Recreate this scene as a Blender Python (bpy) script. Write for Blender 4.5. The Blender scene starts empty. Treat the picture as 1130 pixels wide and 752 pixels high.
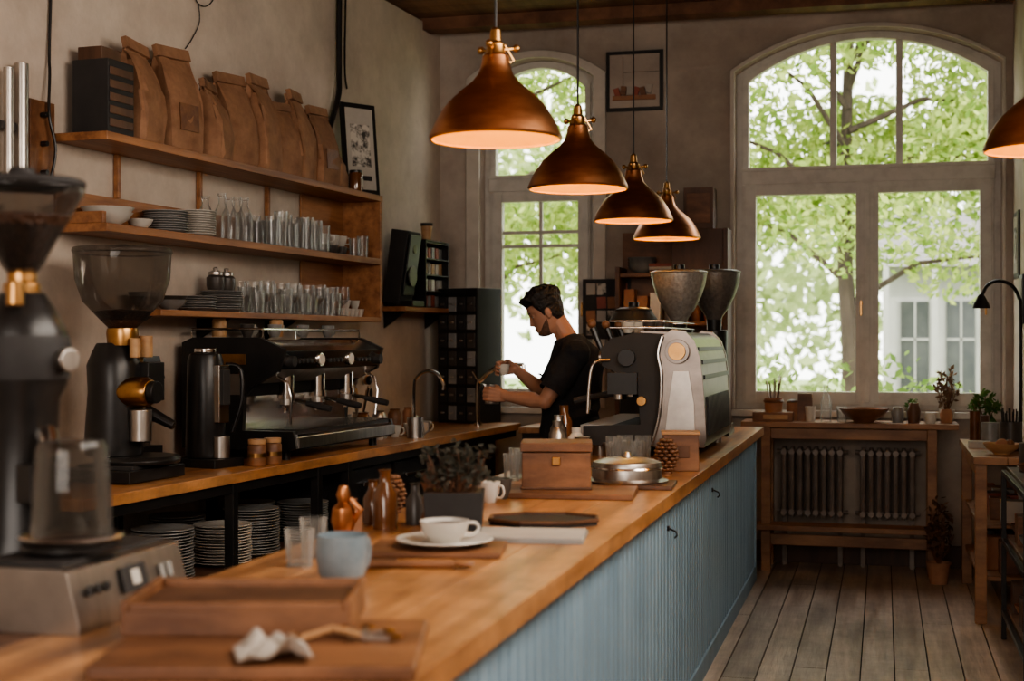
import bpy, bmesh, math, random
from mathutils import Vector, Matrix, noise
random.seed(7)
R=math.radians
def U(a,b): return random.uniform(a,b)
S=bpy.context.scene
# ---------------------------------------------------------------- materials
def M(name,col,rough=.5,metal=0,col2=None,vs=5,st=(1,1,1),bump=0,bs=40,coat=0,isl=0,rv=0,lo=.35,hi=.65,detail=6,grime=0,gs=1.3,bd=.01):
    m=bpy.data.materials.new(name); m.use_nodes=True
    nt=m.node_tree; N=nt.nodes; Lk=nt.links; p=N['Principled BSDF']
    p.inputs['Base Color'].default_value=(*col,1); p.inputs['Roughness'].default_value=rough
    p.inputs['Metallic'].default_value=metal
    if coat: p.inputs['Coat Weight'].default_value=coat; p.inputs['Coat Roughness'].default_value=.15
    tc=N.new('ShaderNodeTexCoord'); mp=N.new('ShaderNodeMapping'); mp.inputs['Scale'].default_value=st
    Lk.new(tc.outputs['Object'],mp.inputs['Vector'])
    out=None
    if col2:
        n=N.new('ShaderNodeTexNoise'); n.inputs['Scale'].default_value=vs; n.inputs['Detail'].default_value=detail
        n.inputs['Roughness'].default_value=.65
        Lk.new(mp.outputs[0],n.inputs['Vector'])
        cr=N.new('ShaderNodeValToRGB'); cr.color_ramp.elements[0].position=lo; cr.color_ramp.elements[1].position=hi
        cr.color_ramp.elements[0].color=(*col,1); cr.color_ramp.elements[1].color=(*col2,1)
        Lk.new(n.outputs['Fac'],cr.inputs[0]); out=cr.outputs[0]
        if rv:
            mr=N.new('ShaderNodeMapRange'); mr.inputs[3].default_value=max(.05,rough-rv); mr.inputs[4].default_value=min(1,rough+rv)
            Lk.new(n.outputs['Fac'],mr.inputs[0]); Lk.new(mr.outputs[0],p.inputs['Roughness'])
    if grime and out:
        n3=N.new('ShaderNodeTexNoise'); n3.inputs['Scale'].default_value=gs; n3.inputs['Detail'].default_value=9; n3.inputs['Roughness'].default_value=.75
        Lk.new(tc.outputs['Object'],n3.inputs['Vector'])
        mr=N.new('ShaderNodeMapRange'); mr.inputs[1].default_value=.36; mr.inputs[2].default_value=.58; mr.inputs[3].default_value=1-grime; mr.inputs[4].default_value=1
        Lk.new(n3.outputs['Fac'],mr.inputs[0])
        hs=N.new('ShaderNodeHueSaturation'); Lk.new(out,hs.inputs['Color']); Lk.new(mr.outputs[0],hs.inputs['Value']); out=hs.outputs[0]
    if isl and out:
        g=N.new('ShaderNodeNewGeometry'); mr=N.new('ShaderNodeMapRange'); mr.inputs[3].default_value=1-isl; mr.inputs[4].default_value=1+isl
        Lk.new(g.outputs['Random Per Island'],mr.inputs[0])
        hs=N.new('ShaderNodeHueSaturation'); Lk.new(out,hs.inputs['Color']); Lk.new(mr.outputs[0],hs.inputs['Value']); out=hs.outputs[0]
    if out: Lk.new(out,p.inputs['Base Color'])
    if bump:
        n2=N.new('ShaderNodeTexNoise'); n2.inputs['Scale'].default_value=bs; n2.inputs['Detail'].default_value=4
        Lk.new(mp.outputs[0],n2.inputs['Vector'])
        b=N.new('ShaderNodeBump'); b.inputs['Strength'].default_value=bump; b.inputs['Distance'].default_value=bd
        Lk.new(n2.outputs['Fac'],b.inputs['Height']); Lk.new(b.outputs[0],p.inputs['Normal'])
    return m
def thin_glass(name,tint=(.93,.96,.96),gl=.55,mult=1.0,haze=0,rough=.04):
    m=bpy.data.materials.new(name); m.use_nodes=True; nt=m.node_tree; N=nt.nodes; Lk=nt.links
    N.remove(N['Principled BSDF']); o=N['Material Output']
    t=N.new('ShaderNodeBsdfTransparent'); t.inputs[0].default_value=(*tint,1)
    g=N.new('ShaderNodeBsdfGlossy'); g.inputs['Roughness'].default_value=rough
    lw=N.new('ShaderNodeLayerWeight'); lw.inputs[0].default_value=gl
    mm=N.new('ShaderNodeMath'); mm.operation='MULTIPLY'; mm.inputs[1].default_value=mult
    mx=N.new('ShaderNodeMixShader'); Lk.new(lw.outputs['Fresnel'],mm.inputs[0]); Lk.new(mm.outputs[0],mx.inputs[0])
    Lk.new(t.outputs[0],mx.inputs[1]); Lk.new(g.outputs[0],mx.inputs[2]); last=mx
    if haze:
        d=N.new('ShaderNodeBsdfTranslucent'); d.inputs[0].default_value=(.87,.86,.83,1)
        d2=N.new('ShaderNodeBsdfDiffuse'); d2.inputs[0].default_value=(.87,.86,.83,1)
        ad=N.new('ShaderNodeMixShader'); ad.inputs[0].default_value=.5; Lk.new(d.outputs[0],ad.inputs[1]); Lk.new(d2.outputs[0],ad.inputs[2])
        mr=N.new('ShaderNodeMapRange'); mr.inputs[3].default_value=haze; mr.inputs[4].default_value=min(.9,haze*5)
        Lk.new(lw.outputs['Facing'],mr.inputs[0])
        m2=N.new('ShaderNodeMixShader'); Lk.new(mr.outputs[0],m2.inputs[0]); Lk.new(mx.outputs[0],m2.inputs[1]); Lk.new(ad.outputs[0],m2.inputs[2]); last=m2
    Lk.new(last.outputs[0],o.inputs[0]); return m
def emis(name,col,s):
    m=bpy.data.materials.new(name); m.use_nodes=True; p=m.node_tree.nodes['Principled BSDF']
    p.inputs['Base Color'].default_value=(*col,1); p.inputs['Emission Color'].default_value=(*col,1); p.inputs['Emission Strength'].default_value=s; return m
def leafmat(name,c1,c2):
    m=bpy.data.materials.new(name); m.use_nodes=True; nt=m.node_tree; N=nt.nodes; Lk=nt.links
    N.remove(N['Principled BSDF']); o=N['Material Output']
    d=N.new('ShaderNodeBsdfDiffuse'); t=N.new('ShaderNodeBsdfTranslucent'); mx=N.new('ShaderNodeMixShader'); mx.inputs[0].default_value=.5
    g=N.new('ShaderNodeNewGeometry'); cr=N.new('ShaderNodeValToRGB')
    cr.color_ramp.elements[0].color=(*c1,1); cr.color_ramp.elements[1].color=(*c2,1)
    Lk.new(g.outputs['Random Per Island'],cr.inputs[0])
    Lk.new(cr.outputs[0],d.inputs[0]); Lk.new(cr.outputs[0],t.inputs[0])
    Lk.new(d.outputs[0],mx.inputs[1]); Lk.new(t.outputs[0],mx.inputs[2]); Lk.new(mx.outputs[0],o.inputs[0]); return m

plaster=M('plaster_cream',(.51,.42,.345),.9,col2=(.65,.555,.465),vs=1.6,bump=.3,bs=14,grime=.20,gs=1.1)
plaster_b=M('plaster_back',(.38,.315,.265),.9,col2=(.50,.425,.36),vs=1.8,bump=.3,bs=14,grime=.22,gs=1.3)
reveal=M('reveal_white',(.62,.56,.49),.8,col2=(.52,.47,.41),vs=6,grime=.15)
winpaint=M('window_paint',(.60,.565,.51),.5,col2=(.44,.41,.365),vs=9,lo=.45,hi=.8)
floorw=M('floor_boards',(.26,.185,.14),.40,col2=(.54,.43,.345),vs=7,st=(1.6,.14,1),bump=.4,bs=30,isl=.28,rv=.15,grime=.33,gs=2.2)
bark_d=M('gap_dark',(.015,.01,.008),.9)
ctop=M('counter_wood',(.27,.11,.038),.36,col2=(.60,.30,.125),vs=7,st=(2.2,.16,1),bump=.15,bs=30,isl=.14,rv=.12,coat=.12,grime=.38,gs=3.2)
shelfw=M('shelf_wood',(.19,.075,.03),.5,col2=(.40,.18,.075),vs=8,st=(2,.15,2),bump=.1,isl=.1)
darkw=M('dark_wood',(.06,.027,.014),.5,col2=(.13,.06,.032),vs=8,st=(1,1,.2),bump=.1)
midw=M('mid_wood',(.13,.053,.024),.5,col2=(.27,.122,.055),vs=9,st=(.3,1,1),bump=.1,grime=.3,gs=5)
lightw=M('light_wood',(.36,.19,.09),.5,col2=(.52,.32,.16),vs=9,st=(.3,1,1),bump=.1)
benchw=M('bench_wood',(.20,.09,.042),.5,col2=(.39,.20,.095),vs=8,st=(.25,1,1),bump=.1,isl=.1,grime=.25,gs=3)
blue=M('blue_grey_paint',(.205,.31,.40),.55,col2=(.265,.38,.47),vs=4,st=(1,1,.3),bump=.1,isl=.05,grime=.12)
blue_d=M('blue_groove',(.07,.10,.13),.8)
ceilw=M('ceiling_boards',(.11,.045,.022),.7,col2=(.24,.11,.055),vs=6,st=(1,.2,1),isl=.2)
black=M('black_metal',(.013,.012,.012),.33,.2,col2=(.022,.02,.019),vs=9)
blackm=M('black_matte',(.018,.016,.016),.65,col2=(.028,.025,.024),vs=9)
chrome=M('chrome',(.72,.69,.65),.14,1,col2=(.6,.57,.54),vs=5)
steel=M('brushed_steel',(.38,.345,.315),.34,1,col2=(.50,.46,.42),vs=6,st=(1,8,1))
champ=M('machine_steel',(.16,.135,.12),.30,1,col2=(.31,.265,.235),vs=2.5,st=(1,1,2),lo=.3,hi=.7)
brass=M('brass',(.52,.30,.12),.3,1,col2=(.38,.2,.08),vs=12)
copper=M('copper',(.40,.165,.075),.34,1,col2=(.58,.27,.13),vs=5,st=(1,1,4),rv=.08)
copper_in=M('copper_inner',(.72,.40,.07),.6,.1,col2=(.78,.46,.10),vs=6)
paper=M('kraft_paper',(.20,.098,.052),.8,col2=(.34,.18,.10),vs=7,bump=.5,bs=16,isl=.2)
ceram=M('ceramic_white',(.62,.585,.53),.28,col2=(.54,.505,.45),vs=8)
ceram_g=M('ceramic_grey',(.20,.198,.19),.35,col2=(.30,.293,.28),vs=8)
ceram_b=M('ceramic_blue_glaze',(.15,.20,.235),.25,col2=(.26,.31,.34),vs=8,coat=.4)
ceram_d=M('ceramic_dark',(.045,.038,.033),.35,col2=(.08,.068,.06),vs=8)
glass=thin_glass('clear_glass',(.97,.975,.97),.30,.8,.06,.08)
glass_s=thin_glass('smoke_glass',(.52,.49,.46),.35,.6,.015)
pane=thin_glass('window_glass',(.99,.995,.985),.12,.4)
bean=M('coffee_beans',(.03,.014,.008),.4,col2=(.07,.03,.015),vs=60,bump=1,bs=90)
hop=M('hammered_hopper',(.30,.285,.26),.36,.5,col2=(.42,.40,.37),vs=50,bump=.25,bs=60,lo=.4,hi=.6)
hop_d=M('dark_hopper',(.12,.11,.10),.35,.4,col2=(.18,.165,.15),vs=50,bump=.25,bs=60)
amber=M('amber_glass',(.10,.038,.013),.12,col2=(.17,.065,.024),vs=5,coat=.5)
clay=M('terracotta',(.30,.14,.08),.75,col2=(.40,.2,.11),vs=9)
cloth=M('linen_cloth',(.34,.30,.26),.9,col2=(.44,.40,.35),vs=20,bump=.5,bs=60)
dry=leafmat('dried_herb',(.10,.05,.03),(.24,.15,.10))
herb=leafmat('dark_herb',(.05,.055,.045),(.13,.12,.10))
green=leafmat('plant_leaf',(.05,.11,.03),(.13,.2,.06))
pagem=M('paper_page',(.46,.42,.36),.8,col2=(.38,.34,.30),vs=4)
printm=M('print_art',(.05,.045,.04),.7,col2=(.55,.5,.43),vs=14,lo=.42,hi=.55)
rad=M('radiator_paint',(.17,.135,.115),.45,.2,col2=(.26,.21,.18),vs=8)
redm=M('faded_red',(.25,.06,.04),.6,col2=(.35,.1,.06),vs=8)
# ---------------------------------------------------------------- mesh builder
def smooth(P,n=5):
    P=[Vector(p) for p in P]; out=[]
    for i in range(len(P)-1):
        p0=P[max(i-1,0)];p1=P[i];p2=P[i+1];p3=P[min(i+2,len(P)-1)]
        for k in range(n):
            t=k/n; out.append(.5*((2*p1)+(p2-p0)*t+(2*p0-5*p1+4*p2-p3)*t*t+(3*p1-p0-3*p2+p3)*t**3))
    return out+[P[-1]]
class MB:
    def __init__(s): s.v=[];s.f=[];s.m=[];s.mats=[];s.M=Matrix.Identity(4)
    def mi(s,m):
        if m not in s.mats: s.mats.append(m)
        return s.mats.index(m)
    def add(s,vs,fs,mat):
        o=len(s.v); s.v+=[tuple(s.M@Vector(v)) for v in vs]; k=s.mi(mat)
        for f in fs: s.f.append([i+o for i in f]); s.m.append(k)
    def box(s,c,d,mat,rot=(0,0,0),top=None):
        a,b,h=d[0]/2,d[1]/2,d[2]/2; ta,tb=(top[0]/2,top[1]/2) if top else (a,b)
        vs=[(-a,-b,-h),(a,-b,-h),(a,b,-h),(-a,b,-h),(-ta,-tb,h),(ta,-tb,h),(ta,tb,h),(-ta,tb,h)]
        E=Matrix.Translation(c)
        if rot!=(0,0,0):
            E=E@Matrix.Rotation(R(rot[2]),4,'Z')@Matrix.Rotation(R(rot[1]),4,'Y')@Matrix.Rotation(R(rot[0]),4,'X')
        vs=[tuple(E@Vector(v)) for v in vs]
        s.add(vs,[(0,3,2,1),(4,5,6,7),(0,1,5,4),(1,2,6,5),(2,3,7,6),(3,0,4,7)],mat)
    def bb(s,x0,x1,y0,y1,z0,z1,mat): s.box(((x0+x1)/2,(y0+y1)/2,(z0+z1)/2),(x1-x0,y1-y0,z1-z0),mat)
    def lathe(s,prof,mat,c=(0,0,0),seg=28,axis='Z',rot=None,sc=(1,1,1)):
        vs=[];rings=[]
        for r,z in prof:
            if r<1e-5: rings.append([len(vs)]); vs.append((0,0,z))
            else:
                rings.append(list(range(len(vs),len(vs)+seg)))
                for k in range(seg):
                    a=2*math.pi*k/seg; vs.append((r*math.cos(a),r*math.sin(a),z))
        fs=[]
        for A,B in zip(rings,rings[1:]):
            for k in range(seg):
                k2=(k+1)%seg
                if len(A)==1 and len(B)==1: continue
                if len(A)==1: fs.append((A[0],B[k2],B[k]))
                elif len(B)==1: fs.append((A[k],A[k2],B[0]))
                else: fs.append((A[k],A[k2],B[k2],B[k]))
        E=Matrix.Translation(c)
        if rot is not None: E=E@rot
        elif axis=='X': E=E@Matrix.Rotation(R(90),4,'Y')
        elif axis=='Y': E=E@Matrix.Rotation(R(-90),4,'X')
        s.add([tuple(E@Vector((v[0]*sc[0],v[1]*sc[1],v[2]*sc[2]))) for v in vs],fs,mat)
    def cyl(s,c,r,h,mat,r2=None,axis='Z',seg=24,rot=None):
        r2=r if r2 is None else r2
        s.lathe([(0,0),(r,0),(r2,h),(0,h)],mat,c,seg,axis,rot)
    def sph(s,c,r,mat,sc=(1,1,1),seg=16):
        n=seg//2
        s.lathe([(r*math.sin(math.pi*i/n) if 0<i<n else 0,-r*math.cos(math.pi*i/n)) for i in range(n+1)],mat,c,seg,sc=sc)
    def tube(s,pts,r,mat,seg=8):
        P=[Vector(p) for p in pts]; n=len(P)
        rr=r if isinstance(r,(list,tuple)) else [r]*n
        vs=[];up=None
        for i in range(n):
            t=(P[min(i+1,n-1)]-P[max(i-1,0)]).normalized()
            if up is None:
                up=Vector((0,0,1)) if abs(t.z)<.9 else Vector((1,0,0))
            a=(up-t*up.dot(t)).normalized(); b=t.cross(a); up=a
            for k in range(seg):
                q=2*math.pi*k/seg; vs.append(tuple(P[i]+(a*math.cos(q)+b*math.sin(q))*rr[i]))
        fs=[]
        for i in range(n-1):
            for k in range(seg):
                k2=(k+1)%seg; fs.append((i*seg+k,i*seg+k2,(i+1)*seg+k2,(i+1)*seg+k))
        fs.append(tuple(range(seg))[::-1]); fs.append(tuple((n-1)*seg+k for k in range(seg)))
        s.add(vs,fs,mat)
    def prism(s,poly,y0,y1,mat,plane='xz'):
        n=len(poly)
        if plane=='xz': vs=[(p[0],y0,p[1]) for p in poly]+[(p[0],y1,p[1]) for p in poly]
        elif plane=='xy': vs=[(p[0],p[1],y0) for p in poly]+[(p[0],p[1],y1) for p in poly]
        else: vs=[(y0,p[0],p[1]) for p in poly]+[(y1,p[0],p[1]) for p in poly]
        fs=[tuple(range(n)),tuple(range(2*n-1,n-1,-1))]+[(i,i+n,(i+1)%n+n,(i+1)%n) for i in range(n)]
        s.add(vs,fs,mat)
    def ringprism(s,A,B,y0,y1,mat):
        n=len(A); vs=[]
        for L_,y in ((A,y0),(B,y0),(A,y1),(B,y1)): vs+=[(p[0],y,p[1]) for p in L_]
        fs=[]
        for i in range(n):
            j=(i+1)%n
            fs+=[(i,j,n+j,n+i),(2*n+i,3*n+i,3*n+j,2*n+j),(i,2*n+i,2*n+j,j),(n+i,n+j,3*n+j,3*n+i)]
        s.add(vs,fs,mat)
    def leaves(s,c,r,n,size,mat,sc=(1,1,1),shell=False):
        for _ in range(n):
            while 1:
                p=Vector((U(-1,1),U(-1,1),U(-1,1)))
                if p.length<1: break
            q=Vector((p.x*sc[0],p.y*sc[1],p.z*sc[2]))*r+Vector(c)
            a=Vector((U(-1,1),U(-1,1),U(-1,1))).normalized(); b=a.cross(Vector((U(-1,1),U(-1,1),U(-1,1)))).normalized()
            l=size*U(.7,1.3); w=l*.45
            s.add([q-a*l/2,q+b*w/2,q+a*l/2,q-b*w/2],[(0,1,2,3)],mat)
    def done(s,name,loc=(0,0,0),rz=0,bevel=0,parent=None,ang=35,recalc=True):
        me=bpy.data.meshes.new(name); me.from_pydata(s.v,[],s.f)
        for m in s.mats: me.materials.append(m)
        me.polygons.foreach_set('material_index',s.m); 
        if recalc:
            bm=bmesh.new(); bm.from_mesh(me); bmesh.ops.recalc_face_normals(bm,faces=bm.faces); bm.to_mesh(me); bm.free()
        me.shade_smooth(); me.set_sharp_from_angle(angle=R(ang))
        o=bpy.data.objects.new(name,me); bpy.context.collection.objects.link(o)
        o.location=loc; o.rotation_euler=(0,0,R(rz))
        if bevel:
            b=o.modifiers.new('bevel','BEVEL'); b.width=bevel; b.segments=2; b.limit_method='ANGLE'; b.angle_limit=R(40); b.harden_normals=True
        if parent: o.parent=parent
        return o
# left wall frame : d metres into the room from the left wall, s metres from the back corner
CX,CY,PHI=-3.10,9.70,4.0
def Lp(d,s,z):
    c,n=math.cos(R(-PHI)),math.sin(R(-PHI)); x,y=d,-s
    return (CX+c*x-n*y,CY+n*x+c*y,z)
H=3.74; XR=.82
# ---------------------------------------------------------------- shell
b=MB(); b.bb(-4.3,XR+.1,-2.2,9.8,-.08,-.012,bark_d)
x=-4.3
while x<XR:
    w=.15; 
    ys=[-2.2]+sorted([U(-1,9) for _ in range(2)])+[9.7]
    for y0,y1 in zip(ys,ys[1:]):
        b.bb(x+.003,x+w-.003,y0+.002,y1-.002,-.012,0,floorw)
    x+=w
b.done('floor')
b=MB(); y=-2.2
while y<10.2:
    b.bb(-4.3,XR+.2,y+.003,y+.16,H+.02,H+.05,ceilw); y+=.163
b.bb(-4.3,XR+.2,-2.2,10.1,H+.05,H+.12,bark_d)
for y in (1.5,4.1,6.7,9.45): b.bb(-4.2,XR+.1,y-.08,y+.08,H-.06,H+.02,ceilw)
b.done('ceiling')
def arch(x0,x1,z0,zs,rise,n=16,ins=0):
    x0+=ins;x1-=ins;z0+=ins
    w=(x1-x0)/2; cx=(x0+x1)/2; rise=max(.02,rise); Rr=(w*w+rise*rise)/(2*rise); cz=zs-ins*.6+rise-Rr; a0=math.asin(min(1,w/Rr))
    P=[(x0,z0),(x1,z0)]
    for i in range(n+1):
        a=a0-2*a0*i/n; P.append((cx+Rr*math.sin(a),cz+Rr*math.cos(a)))
    return P
W1=dict(x0=-.985,x1=.755,z0=1.03,zs=3.34,rise=.26)
W2=dict(x0=-2.80,x1=-1.97,z0=1.03,zs=3.36,rise=.15)
def boolcut(o,cutters):
    for c in cutters:
        m=o.modifiers.new('b','BOOLEAN'); m.operation='DIFFERENCE'; m.object=c; m.solver='EXACT'
    dg=bpy.context.evaluated_depsgraph_get(); me=bpy.data.meshes.new_from_object(o.evaluated_get(dg))
    o.modifiers.clear(); o.data=me
    for c in cutters: bpy.data.objects.remove(c)
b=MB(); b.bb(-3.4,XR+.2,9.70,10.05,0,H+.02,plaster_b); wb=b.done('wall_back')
cs=[]
for W in (W1,W2):
    b=MB(); b.prism(arch(**W),9.5,10.3,reveal); cs.append(b.done('cut'))
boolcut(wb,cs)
b=MB(); b.box((-.1,-5.9,H/2),(.2,12.4,H),plaster); b.done('wall_left',(CX,CY,0),-PHI)
b=MB(); b.bb(XR,XR+.15,-2.2,9.7,0,H,plaster); b.done('wall_right')
b=MB(); b.bb(-4.3,XR,-2.3,-2.15,0,H,plaster); b.done('wall_front')
b=MB(); b.bb(-3.0,XR,9.675,9.70,0,.13,darkw); b.bb(-3.0,XR,9.665,9.70,.13,.145,darkw); b.done('baseboard_back',bevel=.003)
def window(name,W,mull,midx,muntin=None):
    b=MB(); y0,y1=9.83,9.90
    b.ringprism(arch(**W),arch(**W,ins=.06),y0,y1,winpaint)
    b.ringprism(arch(**W,ins=.045),arch(**W,ins=.085),y0-.017,y1-.011,winpaint)
    X0,X1=W['x0']+.04,W['x1']-.04; zt=2.63
    b.bb(X0,X1,y0-.039,y1-.003,zt-.055,zt+.055,winpaint); b.bb(X0,X1,y0-.055,y0-.025,zt+.035,zt+.06,winpaint)
    top=W['zs']+W['rise']
    for m in mull:
        b.bb(m-.022,m+.022,y0-.012,y1-.015,zt,top-.07,winpaint)
    cells=[X0+.02]+midx+[X1-.02]
    for m in midx: b.bb(m-.045,m+.045,y0-.034,y1-.001,W['z0']+.02,zt-.02,winpaint); b.bb(m-.018,m+.018,y0-.052,y0-.03,W['z0']+.05,zt-.06,winpaint)
    for c0,c1 in zip(cells,cells[1:]):
        for q0,q1,r0,r1,dy in ((c0,c0+.075,W['z0']+.05,zt-.042,.0275),(c1-.075,c1,W['z0']+.05,zt-.042,.0275),(c0+.003,c1-.003,W['z0']+.033,W['z0']+.12,.0235),(c0+.003,c1-.003,zt-.13,zt-.046,.0235)):
            b.bb(q0,q1,y0-dy,y1-dy,r0,r1,winpaint)
        if muntin:
            for mz in muntin: b.bb(c0+.05,c1-.05,y0,y1-.031,mz-.012,mz+.012,winpaint)
            b.bb((c0+c1)/2-.012,(c0+c1)/2+.012,y0+.002,y1-.033,muntin[-1]-.4,zt-.1,winpaint)
        b.cyl((c1-.04,y0-.045,1.75),.011,.04,brass,axis='Y',seg=10); b.box((c1-.04,y0-.06,1.72),(.012,.012,.1),brass)
    b.prism(arch(**W,ins=.03),9.862,9.866,pane)
    b.bb(W['x0']-.03,W['x1']+.03,9.64,9.84,W['z0']-.045,W['z0']-.002,winpaint)
    b.done(name,bevel=.003)
window('window_1',W1,[-.33,.105],[-.105])
window('window_2',W2,[],[],[2.28,2.18])
b=MB(); A=arch(W2['x0']-.10,W2['x1']+.09,W2['z0'],W2['zs']+.02,W2['rise']+.03); B=arch(W2['x0']-.0,W2['x1']+.0,W2['z0'],W2['zs'],W2['rise'])
b.ringprism(A,B,9.675,9.702,reveal); b.done('trim_1',bevel=.005)
b=MB(); A=arch(W1['x0']-.03,W1['x1']+.02,W1['z0'],W1['zs']+.01,W1['rise']+.02); B=arch(**W1)
b.ringprism(A,B,9.688,9.702,reveal); b.done('trim_2',bevel=.004)
# ---------------------------------------------------------------- bar counter
ZC=.96
b=MB(); xs=[-1.5,-1.31,-1.10,-.91,-.72]
for x0,x1 in zip(xs,xs[1:]): b.bb(x0+.0012,x1-.0012,1.0,8.9,ZC-.05,ZC,ctop)
b.bb(-1.44,-.80,1.05,8.85,.08,ZC-.05,blue_d); b.bb(-1.40,-.84,1.1,8.8,0,.08,bark_d)
y=1.05
while y<8.84:
    b.prism([(y+.003,.06),(y+.075,.06),(y+.075,ZC-.05),(y+.003,ZC-.05)],-.80,-.779,blue,plane='yz')
    b.cyl((-.779,y-.0005,.06),.004,ZC-.115,blue,seg=6); y+=.078
b.bb(-.779,-.768,1.05,8.85,.0,.09,blue); b.bb(-.80,-.765,8.84,8.87,0,ZC-.05,blue)
b.prism([(-1.44,.06),(-.78,.06),(-.78,ZC-.05),(-1.44,ZC-.05)],8.85,8.87,blue)
for y in (5.2,6.6):
    b.cyl((-.78,y,.80),.010,.012,black,axis='X',seg=10); b.tube([(-.77,y,.80),(-.745,y,.79),(-.74,y,.775),(-.75,y,.765)],.004,black,6)
b.done('bar_counter',bevel=.004)
# ---------------------------------------------------------------- left counter
ZL=.93
b=MB()
for d0,d1 in ((.0,.24),(.24,.47),(.47,.70)): b.bb(d0+.001,d1-.001,-5.2,-.25,ZL-.045,ZL,ctop)
for s in (5.05,4.1,3.29,2.95): 
    for d in (.06,.64): b.bb(d,d+.045,-s-.022,-s+.022,0,ZL-.045,black)
    b.bb(.06,.68,-s-.015,-s+.015,.44,.475,black)
b.bb(.64,.68,-5.1,-.3,ZL-.09,ZL-.045,black); b.bb(.04,.66,-5.1,-2.93,.475,.5,darkw)
b.bb(.04,.66,-5.1,-2.93,.16,.185,darkw)
b.done('back_counter',(CX,CY,0),-PHI,bevel=.003)
b=MB(); b.bb(.05,.60,-2.85,-.5,.0,.83,blackm)
for i in range(4):
    s=.55+i*.575; b.bb(.60,.625,-s-.55,-s-.02,.08,.82,black); b.box((.64,-s-.28,.74),(.02,.3,.02),chrome)
b.done('under_counter_fridge',(CX,CY,0),-PHI,bevel=.004)
# ---------------------------------------------------------------- wall shelf
Z1,Z2,Z3=2.38,1.995,1.64
b=MB(); t=.036
b.bb(0.005,.27,-4.44,-1.62,Z1-t,Z1,shelfw); b.bb(0.005,.27,-4.44,-1.655,Z2-t,Z2,shelfw); b.bb(0.005,.26,-4.02,-1.62,Z3-t*.8,Z3,shelfw)
b.bb(.006,.268,-1.655,-1.62,Z3,Z1-t,shelfw); b.bb(.005,.018,-2.2,-1.655,Z2,Z1-t,shelfw); b.bb(.005,.018,-2.2,-1.655,Z3,Z2-t,shelfw)
b.bb(.005,.02,-4.44,-2.2,Z2,Z2+.15,shelfw); b.bb(.005,.25,-4.44,-4.415,Z2,Z2+.05,shelfw)
for s in (4.0,3.3,2.6): b.bb(.005,.03,-s-.012,-s+.012,Z2+.15,Z1-t,shelfw); b.prism([(.005,Z3-.03),(.2,Z3-.03),(.005,Z3-.14)],-s-.01,-s+.01,black)
b.done('shelving_unit',(CX,CY,0),-PHI,bevel=.003)
def bag(name,d,s,z,w,dp,h,rz):
    b=MB(); prof=[(0,1,1),(.06,1.03,1.05),(.3,1.05,1.1),(.5,1.02,1.0),(.68,1.0,.72),(.8,.99,.4),(.88,1.0,.16),(.95,1.0,.09)]
    vs=[];n=24
    for k,(q,a,e) in enumerate(prof):
        for i in range(n):
            an=2*math.pi*i/n; c,sn=math.cos(an),math.sin(an)
            px=dp/2*e*math.copysign(abs(c)**.3,c); py=w/2*a*math.copysign(abs(sn)**.3,sn)
            gus=1-.20*math.exp(-(c/.3)**2)*(q*.9)
            j=.009 if 0<k else .002
            vs.append((px+U(-j,j)+(q**2)*-.03,py*gus+U(-j,j)*.7,q*h))
    fs=[tuple(range(n))[::-1]]
    for k in range(len(prof)-1):
        for i in range(n): fs.append((k*n+i,k*n+(i+1)%n,(k+1)*n+(i+1)%n,(k+1)*n+i))
    fs.append(tuple((len(prof)-1)*n+i for i in range(n)))
    b.add(vs,fs,paper)
    b.box((-.02,0,h*.95),(.026,w*1.0,h*.11),paper,(U(-4,4),-14,U(-4,4)))
    if random.random()<.4: b.box((dp*.53,0,h*.33),(.004,w*.55,h*.25),midw,(0,-3,0))
    return b.done(name,Lp(d,s,z),-PHI+rz,ang=25)
for (s,w,h,dd,rz) in [(4.02,.22,.46,.15,8),(3.70,.25,.50,.13,-6),(3.43,.20,.38,.17,14),(3.17,.24,.47,.13,-8),(2.93,.22,.50,.16,6),(2.70,.21,.40,.15,-10),(2.46,.23,.50,.13,8),(2.23,.22,.45,.15,-5),(2.06,.14,.28,.14,10)]:
    bag('coffee_bag',dd,s,Z1,w,.16,h,rz)
b=MB(); b.box((0,0,.16),(.18,.19,.32),blackm)
for i in range(5): b.box((.092,0,.05+i*.055),(.006,.17,.035),darkw)
b.box((-.02,0,.35),(.12,.14,.06),darkw)
b.done('storage_crate',Lp(.14,4.28,Z1),-PHI,bevel=.006)
b=MB(); b.box((0,0,.28),(.02,.25,.56),black); b.box((.012,0,.28),(.004,.20,.50),pagem); b.box((.0145,0,.30),(.002,.14,.26),printm); b.box((.0145,0,.10),(.002,.14,.03),blackm)
o=b.done('framed_picture',Lp(.17,1.70,Z1+.003),-PHI-30,bevel=.002); o.rotation_euler[1]=R(-6)
b=MB(); b.lathe([(0,0),(.04,0),(.042,.01),(.042,.1),(.038,.11),(0,.11)],amber); b.cyl((0,0,.105),.038,.02,black); b.box((.041,0,.05),(.003,.04,.05),pagem)
b.done('candle_jar',Lp(.22,1.90,Z1),bevel=0)
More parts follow.
